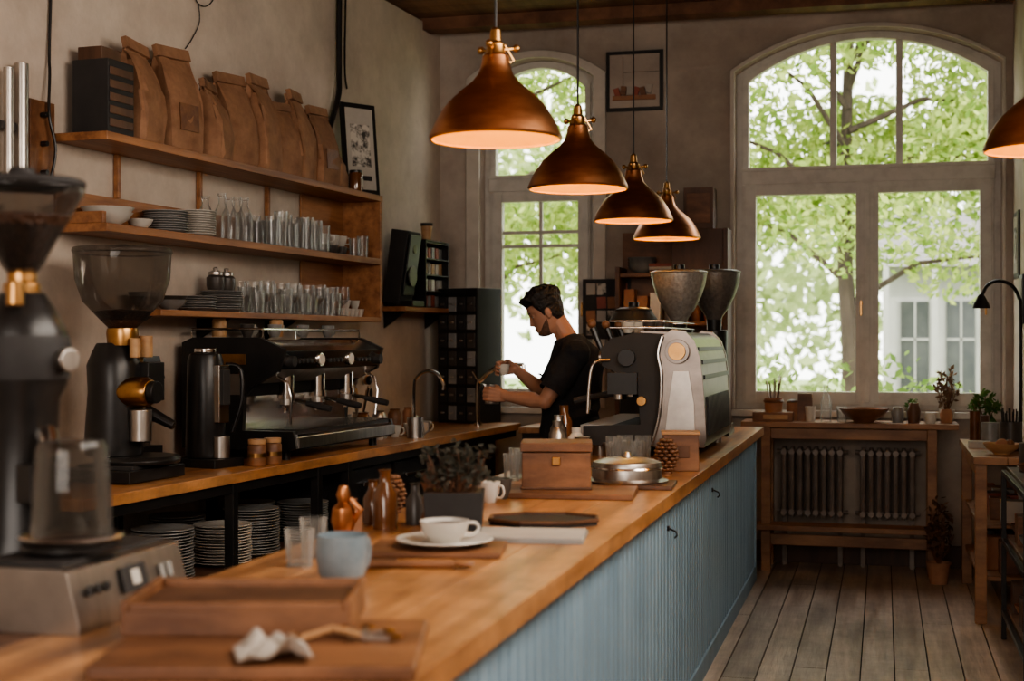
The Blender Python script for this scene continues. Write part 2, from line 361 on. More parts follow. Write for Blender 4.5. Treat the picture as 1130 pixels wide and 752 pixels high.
# tableware builders
def tumbler(b,c,r=.035,h=.11,m=glass,seg=16,tp=.85):
    b.lathe([(0,.004),(r*tp*.95,.004),(r*tp,.0),(r*tp,.012),(r,h),(r-.002,h),(r*tp-.003,.014),(0,.012)],m,c,seg)
def bottle(b,c,r=.04,h=.2,m=glass,seg=16):
    b.lathe([(0,0),(r,0),(r,h*.5),(r*.8,h*.65),(r*.42,h*.8),(r*.42,h*.93),(r*.52,h*.95),(r*.5,h)],m,c,seg)
def cup(b,c,r=.04,h=.06,m=ceram,handle=0,seg=20):
    b.lathe([(0,0),(r*.55,0),(r*.6,.004),(r*.88,h*.45),(r,h),(r-.004,h),(r*.84,h*.45),(r*.5,.01),(0,.008)],m,c,seg)
    if handle is not None:
        a=R(handle); u=Vector((math.cos(a),math.sin(a),0)); C=Vector(c)
        b.tube(smooth([C+u*r*.9+Vector((0,0,h*.82)),C+u*(r*1.35)+Vector((0,0,h*.8)),C+u*(r*1.5)+Vector((0,0,h*.5)),C+u*(r*1.2)+Vector((0,0,h*.25)),C+u*r*.78+Vector((0,0,h*.25))],3),.0045,m,6)
def plates(b,c,n,r=.11,m=ceram,g=.011):
    for i in range(n):
        j=(U(-.003,.003),U(-.003,.003)); q=(c[0]+j[0],c[1]+j[1],c[2]+i*g)
        b.lathe([(0,0),(r*.6,0),(r*.66,.003),(r,.016),(r*.99,.019),(r*.62,.007),(0,.006)],m,q,24)
def bowl(b,c,r=.09,h=.06,m=ceram_g):
    b.lathe([(0,0),(r*.4,0),(r*.42,.006),(r*.8,h*.5),(r,h),(r*.97,h),(r*.76,h*.5),(r*.35,.012),(0,.01)],m,c,24)
LB=(CX,CY,0)
def leftmb(name,b,bev=0): return b.done(name,LB,-PHI,bevel=bev)
b=MB()
bowl(b,(.14,-4.25,Z2),.11,.06,ceram); bowl(b,(.14,-4.25,Z2+.022),.115,.06,ceram); bowl(b,(.15,-4.02,Z2),.06,.05,ceram)
leftmb('serving_bowls',b)
b=MB(); plates(b,(.13,-3.78,Z2),9,.105,ceram_g); plates(b,(.14,-3.54,Z2),11,.10,ceram); leftmb('plate_stack',b)
b=MB()
for s,d in ((3.38,.1),(3.32,.2),(3.24,.11),(3.17,.2),(3.09,.11)): bottle(b,(d,-s,Z2),.042,U(.21,.25))
leftmb('glass_bottles',b)
b=MB()
for i in range(7):
    for d in (.07,.155,.235): tumbler(b,(d+U(-.004,.004),-2.95+i*.1,Z2),.038,U(.12,.19))
leftmb('drinking_glasses',b)
b=MB()
for i in range(3):
    for j in range(2): cup(b,(.12,-2.12+i*.11,Z2+.001+j*.062),.042,.06,[ceram_d,ceram][j],handle=U(0,90))
tumbler(b,(.21,-1.78,Z2),.036,.13); tumbler(b,(.2,-1.87,Z2),.036,.11); leftmb('espresso_cups',b)
b=MB(); bowl(b,(.12,-3.93,Z3),.075,.06,ceram_d); bowl(b,(.12,-3.93,Z3+.02),.078,.06,ceram_g); bowl(b,(.14,-3.76,Z3),.08,.05,ceram_g); bowl(b,(.14,-3.76,Z3+.018),.082,.05,ceram_d); plates(b,(.13,-3.52,Z3),6,.1,ceram_g); leftmb('stacked_bowls',b)
b=MB(); plates(b,(.13,-3.28,Z3),9,.105,ceram_g)
for dy in (-.055,.05): b.lathe([(0,0),(.04,0),(.045,.02),(.045,.06),(.03,.075),(.0,.08)],ceram_d,(.13,-3.28+dy,Z3+.112),18); b.lathe([(.035,0),(.035,.015),(.012,.022),(.014,.035),(0,.04)],steel,(.13,-3.28+dy,Z3+.185),18)
leftmb('plate_stack',b)
b=MB()
for i in range(11):
    for d in (.06,.145,.225):
        h=U(.10,.16); c=(d+U(-.003,.003),-3.08+i*.1,Z3)
        if i%3==1: b.lathe([(0,0),(.032,0),(.03,.003),(.004,.008),(.004,.06),(.02,.075),(.038,.1),(.036,.17)],glass,c,16)
        else: tumbler(b,c,.038,h)
leftmb('drinking_glasses',b)
b=MB()
for i in range(5):
    for j in range(1+i%2): cup(b,(.15,-1.95+i*.062,Z3+j*.05),.03,.05,ceram,handle=None)
leftmb('small_cups',b)
# wall fittings at the left
b=MB(); b.bb(.002,.025,-4.62,-4.46,2.12,2.5,midw)
for i in range(3): b.cyl((.028,-4.55,2.2+i*.12),.012,.03,black,axis='X',seg=8)
b.tube(smooth([(.05,-4.53,2.15),(.06,-4.5,2.3),(.05,-4.53,2.44),(.03,-4.50,2.62),(.015,-4.48,2.8),(.012,-4.43,3.72)]),.007,black,6)
leftmb('tool_board',b,.002)
b=MB(); b.cyl((.06,-4.72,2.12),.028,.5,steel); b.cyl((.06,-4.80,2.12),.02,.47,steel); b.box((.03,-4.76,2.36),(.05,.18,.03),black); leftmb('steel_pipes',b)
b=MB(); b.tube(smooth([(.03,-1.72,H-.01),(.03,-1.73,3.4),(.04,-1.75,3.1),(.05,-1.78,2.98),(.04,-1.86,2.8),(.03,-1.96,2.6),(.02,-1.98,2.44)]),.018,black,8)
b.tube(smooth([(.015,-1.60,H-.01),(.015,-1.62,3.2),(.02,-1.60,3.05)]),.006,black,6); leftmb('conduit_pipe',b)
b=MB(); pts=[(.012,-3.62,H-.01),(.012,-3.52,3.45),(.012,-3.40,3.28),(.012,-3.30,3.19),(.012,-3.18,3.22),(.012,-3.05,3.4),(.012,-2.95,3.6),(.012,-2.9,H-.01)]
b.tube(smooth(pts,8),.0028,blackm,6)
b.tube(smooth([(.012,-3.30,3.19),(.012,-3.29,3.1),(.012,-3.36,3.0),(.012,-3.42,2.94)]),.0028,blackm,6); leftmb('electric_cable',b)
# ---------------------------------------------------------------- espresso machine on back counter
b=MB(); Lh=.58
side=[(0,.05),(0,.56),(.06,.585),(.42,.585),(.55,.53),(.52,.42),(.40,.36),(.34,.30),(.33,.14),(.60,.14),(.62,.06),(.58,.05)]
for y in (-Lh,Lh-.03): b.prism(side,y,y+.03,black)
b.prism([(.02,.06),(.02,.57),(.40,.57),(.52,.515),(.495,.43),(.38,.37),(.31,.30),(.30,.14),(.02,.14)],-Lh+.03,Lh-.03,blackm)
b.prism([(.43,.575),(.55,.52),(.525,.435),(.50,.435),(.52,.51),(.42,.565)],-Lh+.03,Lh-.03,chrome)
b.prism([(.50,.43),(.52,.43),(.42,.365),(.385,.365)],-Lh+.03,Lh-.03,steel)
b.prism([(.318,.3),(.33,.3),(.33,.14),(.318,.14)],-Lh+.03,Lh-.03,chrome)
b.bb(.31,.61,-Lh+.03,Lh-.03,.05,.125,chrome); b.bb(.33,.60,-Lh+.05,Lh-.05,.125,.14,blackm)
for i in range(26): b.bb(.34,.595,-Lh+.07+i*.042,-Lh+.08+i*.042,.138,.146,chrome)
b.bb(.60,.625,-Lh+.02,Lh-.02,.06,.11,steel)
for y in (-.34,0,.34):
    b.cyl((.44,y,.30),.036,.11,chrome); b.cyl((.44,y,.285),.044,.03,chrome); b.cyl((.44,y,.255),.034,.035,steel)
    b.tube([(.47,y,.275),(.53,y,.27),(.56,y+.0,.262)],[.010,.010,.012],chrome); b.tube([(.55,y,.264),(.62,y,.25),(.68,y,.238)],[.013,.018,.015],blackm,10)
    b.tube([(.44,y-.0,.255),(.44,y-.015,.235),(.44,y-.02,.215)],.007,chrome,6); b.tube([(.44,y,.255),(.44,y+.015,.235),(.44,y+.02,.215)],.007,chrome,6)
    for k in range(4): b.cyl((.536,y-.07+k*.045,.47),.011,.012,blackm,axis='X',seg=10)
for y in (-.17,.17): b.cyl((.536,y,.475),.034,.012,chrome,axis='X'); b.cyl((.546,y,.475),.028,.006,ceram,axis='X')
for y in (-.50,.50):
    b.tube([(.47,y,.40),(.53,y,.37),(.55,y,.30),(.54,y*.98,.17)],.007,chrome); b.cyl((.52,y,.47),.026,.05,blackm,axis='X')
for y in (-Lh+.04,Lh-.04): b.tube([(.03,y,.58),(.03,y,.625),(.42,y,.625),(.42,y,.58)],.006,chrome,6)
b.tube([(.42,-Lh+.04,.625),(.42,Lh-.04,.625)],.006,chrome,6); b.tube([(.03,-Lh+.04,.625),(.03,Lh-.04,.625)],.006,chrome,6)
for y in (-.5,.5):
    for x in (.06,.52): b.cyl((x,y,0),.022,.055,black)
b.box((.28,-Lh-.003,.48),(.14,.004,.05),brass)
b.box((.27,-Lh-.003,.36),(.10,.004,.10),steel)
b.done('espresso_machine',Lp(.06,2.95,ZL),-PHI,bevel=.004)
b=MB(); 
for i in range(9):
    d=.10+.1*(i%3); s=3.35-i*.1
    if i in(0,4): b.lathe([(0,0),(.036,0),(.036,.08),(.03,.09),(0,.09)],[lightw,ceram_d][i%2],(d+.06,-s,ZL+.588),16)
    else: cup(b,(d+.06,-s,ZL+.586),.036,.065,[ceram,ceram_d,ceram_g][i%3],handle=U(0,360))
leftmb('espresso_cups',b)
b=MB()
b.box((0,0,.03),(.34,.40,.05),black); b.box((.02,0,.06),(.26,.3,.02),blackm)
b.lathe([(0,.07),(.17,.07),(.175,.085),(.16,.10),(0,.10)],black,(.06,.02,0))
b.lathe([(.0,.1),(.115,.1),(.12,.15),(.105,.36),(.11,.47),(.09,.52),(.07,.56),(0,.56)],black,(-.04,0,0))
b.lathe([(0,0),(.05,0),(.062,.02),(.062,.13),(.05,.15),(0,.15)],brass,(.0,-.02,.36),axis='X'); b.cyl((.15,-.02,.36),.045,.03,black,axis='X')
b.box((.04,.08,.40),(.14,.12,.16),black); b.cyl((.0,.07,.46),.045,.1,brass); b.cyl((.05,.09,.5),.03,.09,lightw); b.cyl((.08,-.03,.50),.022,.08,lightw)
b.tube([(.08,.05,.28),(.14,.06,.25),(.2,.07,.22)],[.03,.025,.02],black); b.cyl((.10,-.02,.16),.045,.13,steel)
b.lathe([(.06,.55),(.065,.60),(.062,.62)],brass); b.cyl((0,0,.56),.06,.05,black)
b.lathe([(.06,.63),(.09,.655),(.16,.73),(.19,.82),(.195,.90),(.197,.93)],glass_s,seg=36); b.lathe([(.197,.925),(.203,.935),(.197,.95),(.03,.955),(.02,.965),(0,.965)],glass_s,seg=36)
b.lathe([(.055,.62),(.085,.65),(.12,.69),(0,.70)],bean)
b.done('coffee_grinder',Lp(.40,4.52,ZL),-PHI,bevel=.004)
b=MB(); b.box((0,0,.02),(.24,.2,.04),black); b.lathe([(0,.04),(.085,.04),(.09,.06),(.085,.3),(.08,.48),(.07,.51),(.03,.52),(0,.52)],black,(-.02,0,0),sc=(1,1,1))
b.box((.07,0,.33),(.04,.07,.26),chrome); b.box((.095,0,.36),(.02,.05,.16),blackm); b.tube(smooth([(.02,.09,.46),(.08,.12,.44),(.09,.12,.3),(.05,.1,.15)]),.011,black); b.cyl((.07,0,.04),.04,.1,steel); b.cyl((-.02,0,.515),.05,.02,chrome)
b.done('hot_water_dispenser',Lp(.42,3.88,ZL),-PHI-10,bevel=.006)
b=MB(); b.box((0,0,.05),(.18,.15,.1),black); b.box((-.05,0,.24),(.08,.14,.4),black); b.box((0,0,.45),(.2,.16,.1),black,(0,0,0),top=(.16,.13)); b.cyl((.03,0,.38),.03,.04,chrome); tumbler(b,(.035,0,.1),.04,.12,glass_s)
b.done('batch_brewer',Lp(.15,4.05,ZL),-PHI,bevel=.008)
for s,d in ((3.80,.62),(3.69,.64)):
    b=MB(); b.lathe([(0,0),(.038,0),(.042,.008),(.042,.09),(.036,.1),(0,.1)],midw); b.cyl((0,0,.1),.04,.022,lightw); b.lathe([(.0425,.04),(.0425,.06)],brass)
    b.done('wooden_canister',Lp(d,s,ZL),bevel=.002)
b=MB(); plates(b,(.3,-4.95,ZL),3,.14,ceram_d); leftmb('serving_plates',b)
b=MB()
for s,d,n in ((4.38,.50,17),(3.93,.52,14),(3.63,.50,17),(3.12,.50,15),(4.72,.48,14),(4.38,.2,12),(3.80,.2,15),(3.12,.2,14)): plates(b,(d,-s,.5),n,.13,ceram_g if n%2 else ceram,.0125)
for s,d,n in ((4.4,.50,14),(3.93,.50,12),(3.6,.50,14),(3.12,.50,12)): plates(b,(d,-s,.185),n,.13,ceram,.0125)
leftmb('plate_stacks',b)
b=MB(); b.cyl((0,0,0),.028,.02,chrome); b.tube(smooth([(0,0,0),(0,0,.28),(.02,0,.34),(.08,0,.38),(.15,0,.36),(.19,0,.30),(.19,0,.26)]),.012,chrome,10); b.tube([(0,.02,.06),(0,.08,.09)],.008,chrome)
b.done('kitchen_faucet',Lp(.36,1.35,ZL),-PHI+10)
b=MB(); b.lathe([(0,0),(.05,0),(.05,.12),(.045,.13),(.05,.14),(.046,.14),(.04,.02),(0,.02)],steel)
for i in range(8):
    a=U(0,6.28); b.tube([(0,0,.03),(.05*math.cos(a),.05*math.sin(a),U(.25,.34))],.005,[lightw,steel,black][i%3],6); 
    b.sph((.052*math.cos(a),.052*math.sin(a),.33),.02,[lightw,steel,black][i%3],(1,.4,1.4),10)
b.done('utensil_crock',Lp(.18,1.75,ZL))
b=MB()
for i in range(9):
    s=2.2-i*.115
    if i%2: cup(b,(.45,-s,ZL),.04,.07,ceram,handle=0)
    else: b.lathe([(0,0),(.04,0),(.042,.01),(.042,.12),(.03,.14),(.034,.15),(0,.152)],[ceram_g,amber,steel,midw,clay][i//2],(.3,-s,ZL),18)
leftmb('counter_jars',b)
b=MB(); b.cyl((0,0,0),.05,.12,steel); b.tube([(.05,0,.1),(.085,0,.09),(.08,0,.04),(.05,0,.02)],.006,steel,6); b.done('milk_pitcher',Lp(.58,1.85,ZL))
b=MB(); b.bb(.005,.02,-2.1,-1.2,1.385,1.41,black)
for i in range(8):
    s=2.05-i*.11; L_=U(.14,.24); b.tube([(.03,-s,1.40),(.035,-s,1.40-L_)],.004,steel,6); b.sph((.036,-s,1.40-L_),.022,[steel,black,lightw][i%3],(.4,1,1.4),10); b.tube([(.02,-s,1.40),(.03,-s,1.41),(.034,-s,1.395)],.003,black,5)
leftmb('utensil_rail',b)
b=MB(); b.bb(.005,.22,-1.15,-.15,1.69,1.72,shelfw)
for s in (1.0,.3): b.prism([(.005,1.69),(.16,1.69),(.005,1.58)],-s-.01,-s+.01,black)
leftmb('corner_shelf',b,.002)
b=MB(); b.box((0,0,.26),(.12,.22,.48),blackm,(0,8,0)); b.box((.072,0,.27),(.012,.18,.40),black,(0,8,0)); b.cyl((.07,0,.2),.07,.012,ceram_d,axis='X'); b.cyl((.085,0,.38),.035,.012,ceram_d,axis='X'); b.box((.03,0,.02),(.18,.2,.04),black); b.done('loudspeaker',Lp(.12,.98,1.72),-PHI,bevel=.006)
b=MB(); b.lathe([(0,0),(.03,0),(.04,.1),(.0,.1)],lightw); b.cyl((0,0,.1),.042,.02,blackm); b.done('takeaway_cup',Lp(.12,.55,2.182))
b=MB(); b.bb(.0,.02,-.21,.21,0,.46,black)
for k in range(5):
    b.bb(0,.15,-.21,.21,k*.11,k*.11+.008,black)
    if k<4:
        for i in range(6): b.box((.08,-.17+i*.068,k*.11+.05),(.05,.05,.07+U(0,.015)),[ceram_g,darkw,pagem,redm,ceram,lightw][(i*3+k)%6])
for y in (-.21,.20): b.bb(0,.15,y,y+.01,0,.46,black)
b.bb(0,.15,-.21,.21,.454,.462,black)
b.done('spice_rack',Lp(.03,.50,1.72),-PHI,bevel=.001)
b=MB(); b.bb(-.17,.17,-.14,.14,0,.93,black)
for k in range(7):
    for i in range(4): b.box((-.12+i*.08,-.145,.07+k*.125),(.066,.012,.1),[blackm,ceram_g,blackm,ceram_d][(i+k*2)%4]); b.box((-.12+i*.08,-.154,.07+k*.125),(.03,.008,.012),steel)
b.done('storage_drawers',(-2.79,9.40,ZL),-20,bevel=.003)
# ---------------------------------------------------------------- pendant lamps
bulbm=emis('bulb_glow',(1,.58,.15),5)
def pendant(x,y,z=2.14,glow=2.6):
    e=bpy.data.objects.new('pendant_lamp',None); bpy.context.collection.objects.link(e); e.location=(x,y,z)
    b=MB()
    prof=[(.208,-.004),(.212,.004),(.205,.022),(.192,.05),(.176,.078),(.150,.115),(.115,.148),(.078,.178),(.056,.205),(.046,.235),(.042,.262),(.036,.268)]
    b.lathe(prof,copper,seg=48)
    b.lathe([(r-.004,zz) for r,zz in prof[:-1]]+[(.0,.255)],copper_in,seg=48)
    b.lathe([(.208,-.004),(.204,-.004)],copper,seg=48)
    b.lathe([(.036,.262),(.03,.275),(.03,.30),(.02,.31),(.017,.345),(.008,.355),(0,.356)],brass,seg=20)
    for k in range(3):
        a=k*2.094+.5; c,s=math.cos(a),math.sin(a)
        b.tube([(.03*c,.03*s,.285),(.062*c,.062*s,.29)],.005,brass,6); b.sph((.068*c,.068*s,.291),.013,brass,seg=10)
        b.tube([(.045*c,.045*s,.245),(.06*c,.06*s,.25),(.03*c,.03*s,.30)],.004,brass,6)
    b.done('shade',parent=e)
    b=MB(); b.tube([(0,0,.35),(0,0,H-z-.03)],.0045,black,6); b.cyl((0,0,H-z-.035),.05,.055,blackm); b.done('cord',parent=e)
    b=MB(); b.sph((0,0,.12),.032,bulbm); b.cyl((0,0,.15),.018,.09,brass); b.done('bulb',parent=e)
    l=bpy.data.lights.new('lamp_light','POINT'); l.energy=glow; l.color=(1,.60,.17); l.shadow_soft_size=.035
    o=bpy.data.objects.new('lamp_light',l); bpy.context.collection.objects.link(o); o.parent=e; o.location=(0,0,.065)
for p in ((-1.19,4.30),(-1.243,5.79),(-1.286,7.40),(-1.31,8.75),(.535,5.0)): pendant(*p)
# ---------------------------------------------------------------- machine on bar counter
b=MB(); Lh=.56
prof=[(-.33,.05),(.225,.05),(.235,.09),(.23,.2),(.22,.35),(.205,.46),(.18,.53),(.13,.565),(-.08,.575),(-.2,.55),(-.25,.5),(-.24,.42),(-.12,.37),(-.07,.30),(-.06,.15),(-.33,.14)]
end=[(.0,.05),(.24,.05),(.25,.09),(.245,.2),(.235,.35),(.222,.46),(.195,.54),(.15,.585),(.09,.59),(.045,.56),(.03,.48),(.045,.38),(.035,.2)]
b.prism(prof,-Lh+.03,Lh-.03,blackm)
out=[(.225,.05),(.235,.09),(.23,.2),(.22,.35),(.205,.46),(.18,.53),(.13,.565),(-.06,.575)]
b.prism(out+[(-.06,.586),(.135,.577),(.188,.54),(.216,.465),(.231,.352),(.241,.2),(.246,.09),(.237,.05)],-Lh+.03,Lh-.03,champ)
b.prism(end,-Lh,-Lh+.03,champ); b.prism(end,Lh-.03,Lh,champ)
b.cyl((.12,-Lh-.03,.49),.056,.03,champ,axis='Y'); b.cyl((.12,-Lh-.042,.49),.04,.014,brass,axis='Y')
b.prism([(.06,.10),(.20,.10),(.195,.25),(.17,.40),(.10,.40),(.075,.25)],-Lh-.006,-Lh,steel)
b.tube(smooth([(-.0,-Lh-.006,.06),(.035,-Lh-.006,.2),(.045,-Lh-.006,.38),(.03,-Lh-.006,.48),(.05,-Lh-.006,.56)]),.008,chrome,6)
for i in range(20): b.box((.245,-Lh+.12+i*.045,.19),(.012,.02,.18),black,(0,-3,0))
for z_,x_ in ((.36,.226),(.43,.216),(.49,.198)): b.bb(x_,x_+.012,-Lh+.06,Lh-.06,z_,z_+.02,black)
b.bb(-.345,-.06,-Lh+.04,Lh-.04,.13,.145,steel); b.bb(-.35,-.33,-Lh+.04,Lh-.04,.05,.13,steel)
for y in (-.40,-.05,.30):
    b.cyl((-.18,y,.32),.04,.11,chrome); b.cyl((-.18,y,.29),.046,.035,black); b.cyl((-.18,y,.26),.033,.03,chrome)
    b.tube([(-.2,y,.285),(-.28,y,.28),(-.40,y,.25)],[.012,.012,.018],blackm)
    b.tube([(-.22,y,.44),(-.27,y,.50),(-.31,y,.60)],[.012,.012,.018],black); b.sph((-.315,y,.62),.022,midw,seg=12)
    b.cyl((-.30,y+.12,.46),.03,.05,steel,axis='X')
b.tube(smooth([(-.2,-Lh+.02,.45),(-.28,-Lh,.42),(-.30,-Lh-.01,.2)]),.008,chrome)
b.tube(smooth([(-.22,-.2,.45),(-.34,-.22,.42),(-.36,-.22,.2)]),.008,chrome)
b.cyl((-.12,-Lh+.0,.46),.04,.03,black,axis='Y'); b.cyl((-.05,-Lh+.0,.26),.022,.04,brass,axis='Y'); b.box((-.14,-Lh+.02,.34),(.14,.03,.1),black)
for z_ in (.60,.63): b.tube([(.05,-Lh+.03,z_),(-.2,-Lh+.03,z_),(-.2,Lh-.03,z_),(.05,Lh-.03,z_),(.05,-Lh+.03,z_)],.005,chrome,6)
for y in (-.48,.48):
    for x in (-.26,.18): b.cyl((x,y,0),.025,.055,steel)
for i in range(6): cup(b,(-.14+.08*(i%2),-.4+i*.14,.575),.034,.055,[ceram,ceram_d][i%2],handle=None)
b.done('espresso_machine',(-1.03,6.98,ZC),0,bevel=.004)
def grinder2(x,y,m,hr=.155,dz=0):
    b=MB(); b.box((0,0,.03),(.2,.3,.06),black); b.box((0,0.04,.27),(.15,.17,.44),blackm,top=(.13,.15)); b.cyl((0,.02,.46),.075,.14,black)
    b.cyl((0,-.06,.38),.03,.12,chrome,axis='Y'); b.box((0,-.1,.26),(.04,.1,.03),chrome)
    b.lathe([(0,.59),(.04,.59),(.045,.64+dz)],black); z0=.66+dz
    b.lathe([(.04,z0-.03),(.05,z0),(.085,z0+.05),(.12,z0+.12),(.145,z0+.19),(hr,z0+.25),(hr+.006,z0+.255),(hr-.004,z0+.262)],m,seg=32); b.lathe([(hr,z0+.258),(hr-.02,z0+.268),(.03,z0+.272),(0,z0+.275)],ceram_d,seg=32)
    b.cyl((0,0,z0+.27),.03,.03,black)
    b.done('coffee_grinder',(x,y,ZC),0,bevel=.004)
grinder2(-1.09,7.74,hop,.155,.0); grinder2(-.945,8.15,hop_d,.15,.02); grinder2(-1.38,7.95,blackm,.1,-.2)
# ---------------------------------------------------------------- things on the bar
def put(name,b,x,y,rz=0,bev=0,z=ZC): return b.done(name,(x,y,z),rz,bevel=bev)
b=MB(); b.box((0,0,.065),(.24,.2,.13),midw); b.box((0,0,.148),(.25,.21,.032),midw); b.box((0,-.104,.10),(.03,.008,.03),brass); b.box((0,0,.005),(.25,.21,.01),darkw)
put('wooden_box',b,-1.12,4.86,12,.005,ZC+.02)
b=MB(); b.box((0,0,.01),(.46,.30,.02),midw); put('cutting_board',b,-1.06,4.80,6,.004)
b=MB(); b.box((0,0,.008),(.42,.24,.016),darkw); put('serving_tray',b,-.95,5.13,4,.004)
b=MB(); b.lathe([(0,0),(.15,0),(.155,.008),(.14,.014),(.13,.016),(.13,.06),(.125,.075),(.08,.088),(.02,.092),(.018,.1),(.012,.11),(0,.112)],steel,seg=40); b.lathe([(.131,.05),(.1335,.053),(.131,.058)],chrome,seg=40)
put('cake_tin',b,-.92,5.15,0,0,ZC+.016)
b=MB(); b.box((0,0,.075),(.15,.15,.15),midw,top=(.145,.14)); b.box((0,0,.155),(.16,.15,.012),lightw); b.box((0,-.074,.08),(.07,.006,.05),darkw); put('wooden_caddy',b,-.82,5.86,10,.004)
def cone(name,x,y,z=ZC,s=1,m=midw):
    b=MB()
    for k in range(10):
        zz=.01+k*.013; rr=.036*math.sin(math.pi*(k+1.2)/12)
        for i in range(8):
            a=i*.785+k*.4; b.sph(((rr)*math.cos(a)*s,(rr)*math.sin(a)*s,zz*s),.012*s,m,(1,1,.6),8)
    b.cyl((0,0,.0),.02*s,.12*s,m,r2=.006); put(name,b,x,y,0,0,z)
cone('pine_cone',-.84,5.60,s=1.1,m=midw); cone('pine_cone',-1.44,4.02,m=midw); cone('pine_cone',-1.28,4.12,s=.8,m=clay)
b=MB(); b.box((0,0,.06),(.15,.13,.12),blackm,top=(.165,.145)); b.box((0,0,.118),(.15,.13,.006),bean)
for i in range(70):
    a=U(0,6.28); r=U(.01,.06); h=U(.03,.12); e=Vector((math.cos(a)*r*1.7,math.sin(a)*r*1.7,.12+h))
    b.tube([(math.cos(a)*r,math.sin(a)*r,.115),tuple((Vector((math.cos(a)*r,math.sin(a)*r,.12))+e)/2+Vector((U(-.01,.01),U(-.01,.01),0))),tuple(e)],.0022,darkw,4)
    b.leaves(tuple(e),.02,6,.026,herb)
put('potted_herbs',b,-1.16,3.76,14,.003)
b=MB(); b.M=Matrix.Scale(1.05,4); b.lathe([(0,0),(.036,0),(.04,.006),(.05,.03),(.056,.07),(.054,.108),(.0505,.108),(.052,.07),(.045,.03),(0,.015)],ceram_b); 
b.tube(smooth([(.05,0,.09),(.085,0,.088),(.095,0,.06),(.08,0,.03),(.05,0,.03)]),.007,ceram_b); put('coffee_mug',b,-1.15,2.89,75)
b=MB(); b.lathe([(0,0),(.06,0),(.07,.004),(.125,.018),(.123,.022),(.07,.01),(0,.009)],ceram,seg=36); cup(b,(0,0,.01),.064,.055,ceram,handle=40,seg=32); b.lathe([(0,.055),(.058,.055)],bean)
put('teacup_and_saucer',b,-1.085,3.43,0,0,ZC+.015)
b=MB(); b.box((0,0,.0075),(.34,.22,.015),midw); put('serving_board',b,-1.10,3.42,10,.004)
b=MB(); b.tube([(-.14,0,.009),(-.04,0,.009)],[.011,.009],darkw); b.box((.05,0,.008),(.18,.028,.003),steel); b.tube([(-.13,-.05,.01),(-.03,-.045,.01),(.1,-.05,.01)],[.012,.009,.012],midw); b.sph((.12,-.05,.012),.02,midw,(1.4,1,.4)); put('spreading_knife',b,-1.09,3.20,16)
b=MB(); tumbler(b,(0,0,0),.036,.09,glass); tumbler(b,(-.02,.13,0),.034,.1,glass); put('shot_glasses',b,-1.35,3.12)
b=MB()
for x,y,r,h,m in ((0,0,.035,.17,amber),(-.07,.09,.03,.13,amber),(.05,.12,.028,.12,ceram_d),(-.08,-.06,.032,.09,clay)): b.lathe([(0,0),(r,0),(r,h*.6),(r*.5,h*.78),(r*.45,h*.95),(r*.6,h),(0,h)],m,(x,y,0),18)
put('amber_bottles',b,-1.38,3.80)
b=MB(); b.lathe([(0,0),(.032,0),(.03,.02),(.018,.05),(.024,.08),(.018,.1),(.028,.13),(.026,.155),(.008,.165),(.01,.18),(0,.185)],midw); put('pepper_mill',b,-1.27,3.88)
b=MB(); b.lathe([(0,0),(.03,0),(.024,.015),(.035,.05),(.03,.085),(.014,.1),(.02,.12),(.012,.145),(0,.15)],copper); b.tube([(.03,0,.05),(.05,.0,.08),(.02,0,.11)],.008,copper); put('copper_figurine',b,-1.42,3.58)
oc=[(.17*math.cos(R(22.5+45*i)),.12*math.sin(R(22.5+45*i))) for i in range(8)]
b=MB(); b.prism(oc,.0,.012,blackm,'xy')
for i in range(8):
    p,q=oc[i],oc[(i+1)%8]; b.tube([(p[0],p[1],.014),(q[0],q[1],.014)],.006,darkw,6)
put('octagonal_tray',b,-.97,4.04,12)
b=MB(); b.box((0,0,.006),(.32,.21,.012),ceram_g); b.box((.005,.0,.014),(.30,.20,.004),pagem); b.box((-.16,0,.009),(.008,.21,.018),blackm); put('notebook',b,-.94,3.72,8,.001)
b=MB()
for x,y,m in ((0,0,ceram_g),(.09,.06,ceram),(-.02,.12,clay),(.1,.17,ceram_d)): cup(b,(x,y,0),.038,.07,m,handle=U(0,360))
put('coffee_cups',b,-1.36,4.45)
b=MB()
for i in range(12): tumbler(b,(-.0+.085*(i%3)+U(-.006,.006),.088*(i//3),0),.034,U(.08,.13))
put('drinking_glasses',b,-1.38,5.22)
b=MB()
for i in range(8): tumbler(b,(.08*(i%2),.088*(i//2),0),.036,U(.09,.14),glass)
put('drinking_glasses',b,-1.10,5.85)
b=MB(); bowl(b,(0,0,0),.08,.05,ceram_d); bowl(b,(0,.2,0),.07,.06,clay); b.lathe([(0,0),(.04,0),(.045,.09),(.03,.12),(.035,.13),(0,.13)],steel,(.14,.1,0)); put('mixing_bowls',b,-1.38,5.76)
b=MB()
for x,y,h,m in ((0,0,.2,steel),(.1,-.08,.15,ceram),(.0,.12,.24,amber),(.02,-.11,.18,steel)): b.lathe([(0,0),(.04,0),(.042,.01),(.038,h*.7),(.02,h*.85),(.022,h),(0,h)],m,(x,y,0),18)
put('syrup_bottles',b,-1.43,6.24)
b=MB()
for x,y,m in ((0,0,steel),(.10,.04,ceram_d),(.02,.14,ceram)): cup(b,(x,y,0),.04,.08,m,handle=U(0,360))
put('milk_jugs',b,-1.18,6.22)
